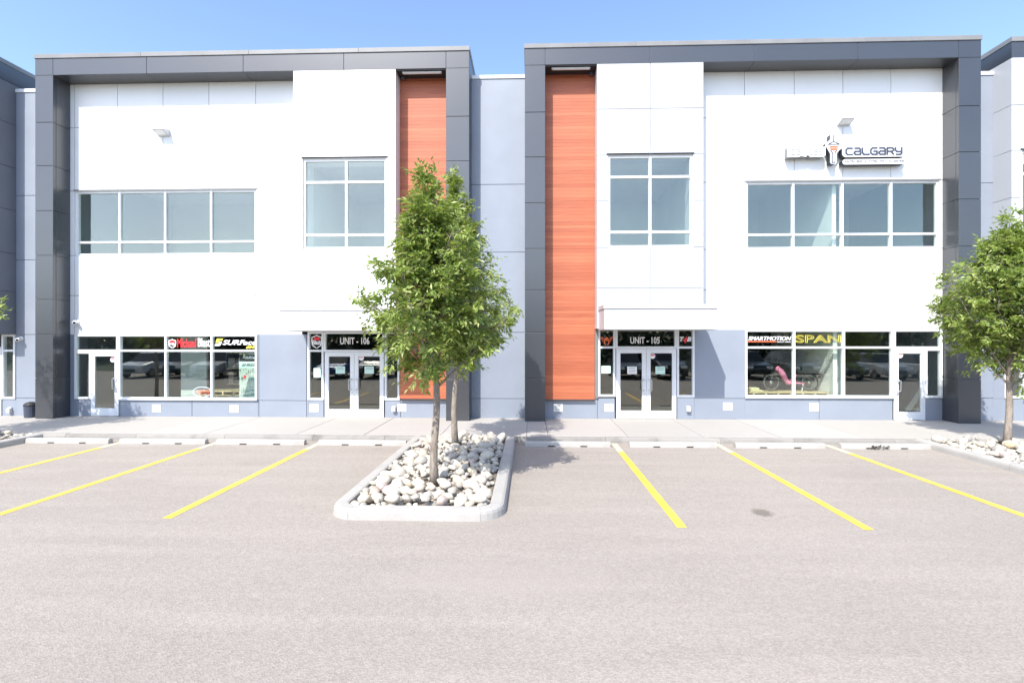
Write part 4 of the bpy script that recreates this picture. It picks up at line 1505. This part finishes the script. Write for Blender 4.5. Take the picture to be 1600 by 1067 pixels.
# ------------------------------------------------------------------ window displays
def pallet(x0, x1, y0, y1, ztop, label):
    t = thing("pallet_platform", ((x0 + x1) / 2, (y0 + y1) / 2, .15), label, "platform", "pale pine display platforms")
    mb = MB()
    n = int((y1 - y0) / .14)
    for i in range(n):
        a = y0 + (y1 - y0) * i / n
        mb.box(x0, x1, a, a + .11, ztop - .022, ztop)
    mb.build("deck", M['pine'], t)
    mb = MB()
    k = int((x1 - x0) / .42) + 1
    for i in range(k + 1):
        xx = x0 + (x1 - x0 - .05) * i / k
        mb.box(xx, xx + .05, y0, y1, ztop - .12, ztop - .023)
    mb.box(x0, x1, y0, y0 + .02, ztop - .145, ztop - .121)
    mb.build("stringer", M['pine'], t)
    mb = MB()
    for xx in (x0 + .03, x1 - .11):
        for yy in (y0 + .03, y1 - .11):
            mb.box(xx, xx + .08, yy, yy + .08, .151, ztop - .146)
    mb.build("leg", M['pine'], t)
pallet(wx(1166), 9.2, 16.5, 17.5, .90, "pale pine pallet platform carrying the pink bicycle")
pallet(wx(292), wx(366), 16.75, 17.6, .86, "pale pine pallet platform low behind the open sign")

BY = 17.0
BK = thing("bicycle", (hx(1235, BY), BY, .90), "pink cargo bicycle displayed in the right shop window", "bicycle")
fwx, rwx = hx(1205, BY), hx(1264.5, BY)
wr = .285
def wheel(xc):
    o = None
    mb = MB()
    ringp = [(xc + (wr - .025) * math.cos(2 * math.pi * i / 32), BY, .90 + wr + (wr - .025) * math.sin(2 * math.pi * i / 32)) for i in range(33)]
    mb.tube(ringp, .025, 8, cap=False)
    o = mb.build("wheel", M['rubber'], BK, smooth=True)
    mb = MB()
    ringp = [(xc + (wr - .058) * math.cos(2 * math.pi * i / 32), BY, .90 + wr + (wr - .058) * math.sin(2 * math.pi * i / 32)) for i in range(33)]
    mb.tube(ringp, .012, 6, cap=False)
    for k in range(18):
        a = 2 * math.pi * k / 18
        mb.tube([(xc + .03 * math.cos(a + .5), BY + (.03 if k % 2 else -.03), .90 + wr + .03 * math.sin(a + .5)), (xc + (wr - .06) * math.cos(a), BY, .90 + wr + (wr - .06) * math.sin(a))], .0028, 4)
    mb.lathe((xc, BY + .05, .90 + wr), [(.05, 0), (.055, .02), (.055, .08), (.03, .1)], 14, axis='y')
    mb.build("rim", M['steel'], o, smooth=False)
wheel(fwx); wheel(rwx)
def bp(px, py): return (hx(px, BY), BY, hz(px, py, BY))
mb = MB()
mb.tube([bp(1213.5, 579.5), bp(1215.5, 574.5), bp(1217, 573.5)], [.06, .06, .05], 10)
mb.tube([bp(1215.5, 576), bp(1219.5, 579), bp(1227, 591.5), bp(1231, 597.5), bp(1236, 597.8), bp(1243, 594)], [.07, .085, .08, .075, .065, .035], 10)
mb.tube([bp(1240, 597), bp(1243.8, 585)], [.028, .026], 8)
mb.tube([bp(1236, 597.5), bp(1257, 599.5)], [.03, .026], 8)
mb.tube([bp(1234, 597), bp(1236.5, 593)], [.05, .05], 10)
mb.build("frame", M['pink'], BK, smooth=True)
mb = MB()
for dy in (-.05, .05):
    a, b = Vector(bp(1214, 580)), Vector((fwx, BY, .90 + wr))
    mb.tube([a + Vector((0, dy, 0)), b + Vector((0, dy, 0))], [.018, .014], 6)
mb.build("fork", M['black'], BK)
mb = MB()
s = Vector(bp(1216.5, 573)); hb = Vector(bp(1217.5, 561.5))
mb.tube([s, hb], .016, 6)
mb.tube([hb + Vector((.06, -.3, .03)), hb + Vector((0, -.12, 0)), hb + Vector((0, .12, 0)), hb + Vector((.06, .3, .03))], .014, 6)
mb.build("handlebar", M['black'], BK, smooth=True)
mb = MB()
p = Vector(bp(1244, 585)); q = Vector(bp(1245.5, 577))
mb.tube([p, q], .014, 6)
mb.tube([q + Vector((-.14, 0, .02)), q + Vector((0, 0, .04)), q + Vector((.12, 0, .045))], [.03, .06, .075], 10)
mb.build("saddle", M['black'], BK, smooth=True)
mb = MB()
za = hz(1262, 584.5, BY)
for dy in (-.12, .12):
    mb.tube([(hx(1247, BY), BY + dy, za), (hx(1288, BY), BY + dy, za)], .014, 6)
    mb.tube([(hx(1252, BY), BY + dy, za), (rwx, BY + dy * .6, .90 + wr)], .010, 6)
    mb.tube([(hx(1282, BY), BY + dy, za), (rwx, BY + dy * .6, .90 + wr)], .010, 6)
for i in range(6):
    xx = hx(1248 + i * 8, BY)
    mb.box(xx, xx + .05, BY - .13, BY + .13, za + .012, za + .024)
mb.build("rack", M['black'], BK)
mb = MB(); mb.tube([bp(1254.5, 600), bp(1253, 611)], [.022, .016], 6)
mb.build("kickstand", M['vinyl_white'], BK)
# folded pale sacks left of the bicycle, dim stock behind
mb = MB()
x0 = hx(1170, 16.8)
for i, (w, d, zz, h) in enumerate(((.30, .3, .90, .07), (.27, .28, .972, .06))):
    pts = [(x0, zz), (x0 + w + .1 * (1 - i), zz), (x0 + w + .12 * (1 - i), zz + h * .4), (x0 + w, zz + h), (x0 + .02, zz + h), (x0 - .01, zz + h * .5)]
    mb.prism(pts, 16.65, 16.65 + d)
tag(mb.build("folded_sack", simple("pale yellow cloth", (.62, .56, .32), .8, var=.1, scale=8), bevel=.02), "folded pale yellow sacks left of the pink bicycle", "sack")
def shelf(x0, x1, y, label, seed):
    rr = random.Random(seed)
    t = thing("shelf_rack", ((x0 + x1) / 2, y, .15), label, "shelf", "shelf racks inside the shops")
    mb = MB()
    for xx in (x0, x1 - .04):
        for yy in (y, y + .4):
            mb.box(xx, xx + .04, yy, yy + .04, .15, 2.15)
    mb.build("post", M['navy'], t)
    mb = MB()
    for zz in (.35, .95, 1.5, 2.05):
        mb.box(x0 + .041, x1 - .041, y, y + .44, zz, zz + .03)
    mb.build("board", M['pine'], t)
    mb = MB()
    for zz in (.381, .981, 1.531):
        xx = x0 + .07
        while xx < x1 - .35:
            w = rr.uniform(.14, .3)
            mb.box(xx, xx + w, y + .05, y + .38, zz, zz + rr.uniform(.15, .42))
            xx += w + rr.uniform(.02, .15)
    mb.build("stock", island_mat("boxed stock", (.05, .06, .08), (.40, .34, .30), .7), t)
shelf(wx(292), wx(292) + 1.1, 18.2, "shelf rack with boxed stock behind the open sign window", 3)
shelf(6.4, 7.9, 20.0, "shelf rack with boxed stock behind the pink bicycle", 8)

# ------------------------------------------------------------------ across the lot, seen only as reflections in the glass
mb = MB()
mb.add([(-90, -9.0, .012), (90, -9.0, .012), (90, -13, .5), (-90, -13, .5)], [(3, 2, 1, 0)])
mb.add([(-90, -13, .5), (90, -13, .5), (90, -300, 1.6), (-90, -300, 1.6)], [(3, 2, 1, 0)])
tag(mb.build("grass", M['grass']), "grass bank on the far side of the parking lot", "grass", kind='structure')
rr = random.Random(77)
cr = MB()
xx = -70
while xx < 70:
    cxx, cyy, cz_, cr_ = xx, -21 + rr.uniform(-4, 4), rr.uniform(2.6, 4.2), rr.uniform(2.0, 2.9)
    cr.tube([(cxx, cyy, .5), (cxx, cyy, cz_)], [.16, .1], 6)
    for _ in range(420):
        d = Vector((rr.gauss(0, 1), rr.gauss(0, 1), rr.gauss(0, 1))).normalized() * cr_ * rr.uniform(.5, 1.05)
        c = Vector((cxx, cyy, cz_ + .4)) + Vector((d.x, d.y, d.z * .95))
        a = Vector((rr.gauss(0, 1), rr.gauss(0, 1), rr.gauss(0, 1))).normalized() * .28
        b = a.cross(Vector((rr.gauss(0, 1), rr.gauss(0, 1), 1))).normalized() * .18
        cr.add([c - a, c + b, c + a, c - b], [(0, 1, 2, 3)])
    xx += rr.uniform(1.7, 2.9)
for _ in range(16000):                                    # undergrowth
    c = Vector((rr.uniform(-70, 70), rr.uniform(-17, -13.5), .5 + 2.6 * rr.random() ** 1.3))
    a = Vector((rr.gauss(0, 1), rr.gauss(0, 1), rr.gauss(0, 1))).normalized() * .3
    b = a.cross(Vector((rr.gauss(0, 1), rr.gauss(0, 1), 1))).normalized() * .2
    cr.add([c - a, c + b, c + a, c - b], [(0, 1, 2, 3)])
tag(cr.build("far_wood", island_mat("dark wood leaves", (.012, .024, .008), (.035, .055, .016), .7, 2, .2)), "belt of dark trees across the lot mirrored in the glass", "trees", kind='stuff')

def make_car(loc, label, body_mat):
    t = thing("parked_car", loc, label, "car", "cars parked across the aisle")
    O = Vector(loc)
    def sec(pts, y): return [(O.x + y * 0, 0, 0)]
    # body: side outline in (y,z) swept across x with a narrower roof
    low = [(-2.25, .30), (2.2, .30), (2.3, .55), (2.22, .78), (1.2, .95), (-1.9, 1.0), (-2.25, .92), (-2.32, .6)]
    mb = MB()
    mb.prism_x([(O.y + a, O.z + b) for a, b in low], O.x - .90, O.x + .90)
    mb.build("body", body_mat, t, bevel=.09)
    mb = MB()
    base = [(1.15, .94), (.35, 1.46), (-1.25, 1.48), (-1.95, .98)]
    v = []
    for sx, k in ((-.86, 1), (.86, 1)):
        for a, b in base:
            w = sx * (1 if b < 1.2 else .80)
            v.append((O.x + w, O.y + a, O.z + b))
    mb.add(v, [(0, 1, 2, 3), (7, 6, 5, 4), (0, 4, 5, 1), (1, 5, 6, 2), (2, 6, 7, 3), (3, 7, 4, 0)])
    mb.build("cabin_glass", M['lens'], t, bevel=.04)
    mb = MB()
    mb.prism_x([(O.y + a, O.z + b) for a, b in ((.42, 1.44), (.30, 1.49), (-1.2, 1.515), (-1.32, 1.46))], O.x - .70, O.x + .70)
    mb.build("roof", body_mat, t, bevel=.02)
    for wy in (1.4, -1.4):
        for sx in (-1, 1):
            mb = MB()
            mb.lathe((O.x + sx * .80 - .1, O.y + wy, O.z + .32), [(.24, -.01), (.32, .02), (.32, .18), (.24, .21)], 18, axis='x')
            w = mb.build("wheel", M['rubber'], t)
            mb = MB()
            mb.lathe((O.x + sx * .80 - .11, O.y + wy, O.z + .32), [(.2, -.005), (.2, .225)], 12, axis='x')
            mb.build("rim", M['steel'], w)
    for sx in (-.62, .62):
        mb = MB(); mb.box(O.x + sx - .2, O.x + sx + .2, O.y + 2.16, O.y + 2.31, O.z + .60, O.z + .74)
        mb.build("headlight", M['vinyl_white'], t, bevel=.03)
    mb = MB(); mb.box(O.x - .42, O.x + .42, O.y + 2.25, O.y + 2.335, O.z + .38, O.z + .56)
    mb.build("grille", M['black'], t)
    return t
def paint(name, c):
    m = simple(name, c, .25, .0, .02)
    m.node_tree.nodes["Principled BSDF"].inputs["Coat Weight"].default_value = .6
    return m
P = dict(blue=paint("blue car paint", (.03, .12, .42)), black=paint("black car paint", (.015, .016, .02)), silver=paint("silver car paint", (.42, .43, .45)), white=paint("white car paint", (.72, .73, .74)), grey=paint("dark grey car paint", (.07, .075, .08)))
car0 = make_car((-12.9, -3.1, 0), "blue car parked across the aisle, mirrored in the unit 106 doors", P['blue'])
for x, colr, lab in ((-26.1, 'white', "white car mirrored in the window beside the left single door"), (-23.5, 'black', "black car at the left of the far row, next to the white one"), (-20.9, 'silver', "silver car mirrored in the poster window"),
                     (-18.3, 'grey', "dark grey car between the silver and the black car on the left"), (-15.6, 'black', "black car left of the blue one across the aisle"), (-10.2, 'grey', "dark grey car right of the blue one across the aisle"),
                     (6.4, 'grey', "dark grey car parked right of the photographer"), (9.0, 'black', "black car mirrored in the unit 105 doors"), (11.6, 'grey', "dark grey car beside the one mirrored in the unit 105 doors"),
                     (14.4, 'black', "black car mirrored left of the pink bicycle"), (17.2, 'black', "black car mirrored behind the pink bicycle"), (20.0, 'grey', "dark grey car beside the two silver cars on the right"),
                     (22.7, 'silver', "silver car mirrored in the bay left of the right single door"), (25.3, 'silver', "silver car mirrored in the right single door")):
    c = copy_tree(car0)
    c.location = (x, -3.1 + rr.uniform(-.3, .3), 0)
    c.scale.z = 1.12 + rr.uniform(-.08, .1)
    c["label"] = lab
    for ch in c.children:
        if ch.name.startswith(("body", "roof")):
            ch.material_slots[0].link = 'OBJECT'
            ch.material_slots[0].material = P[colr]
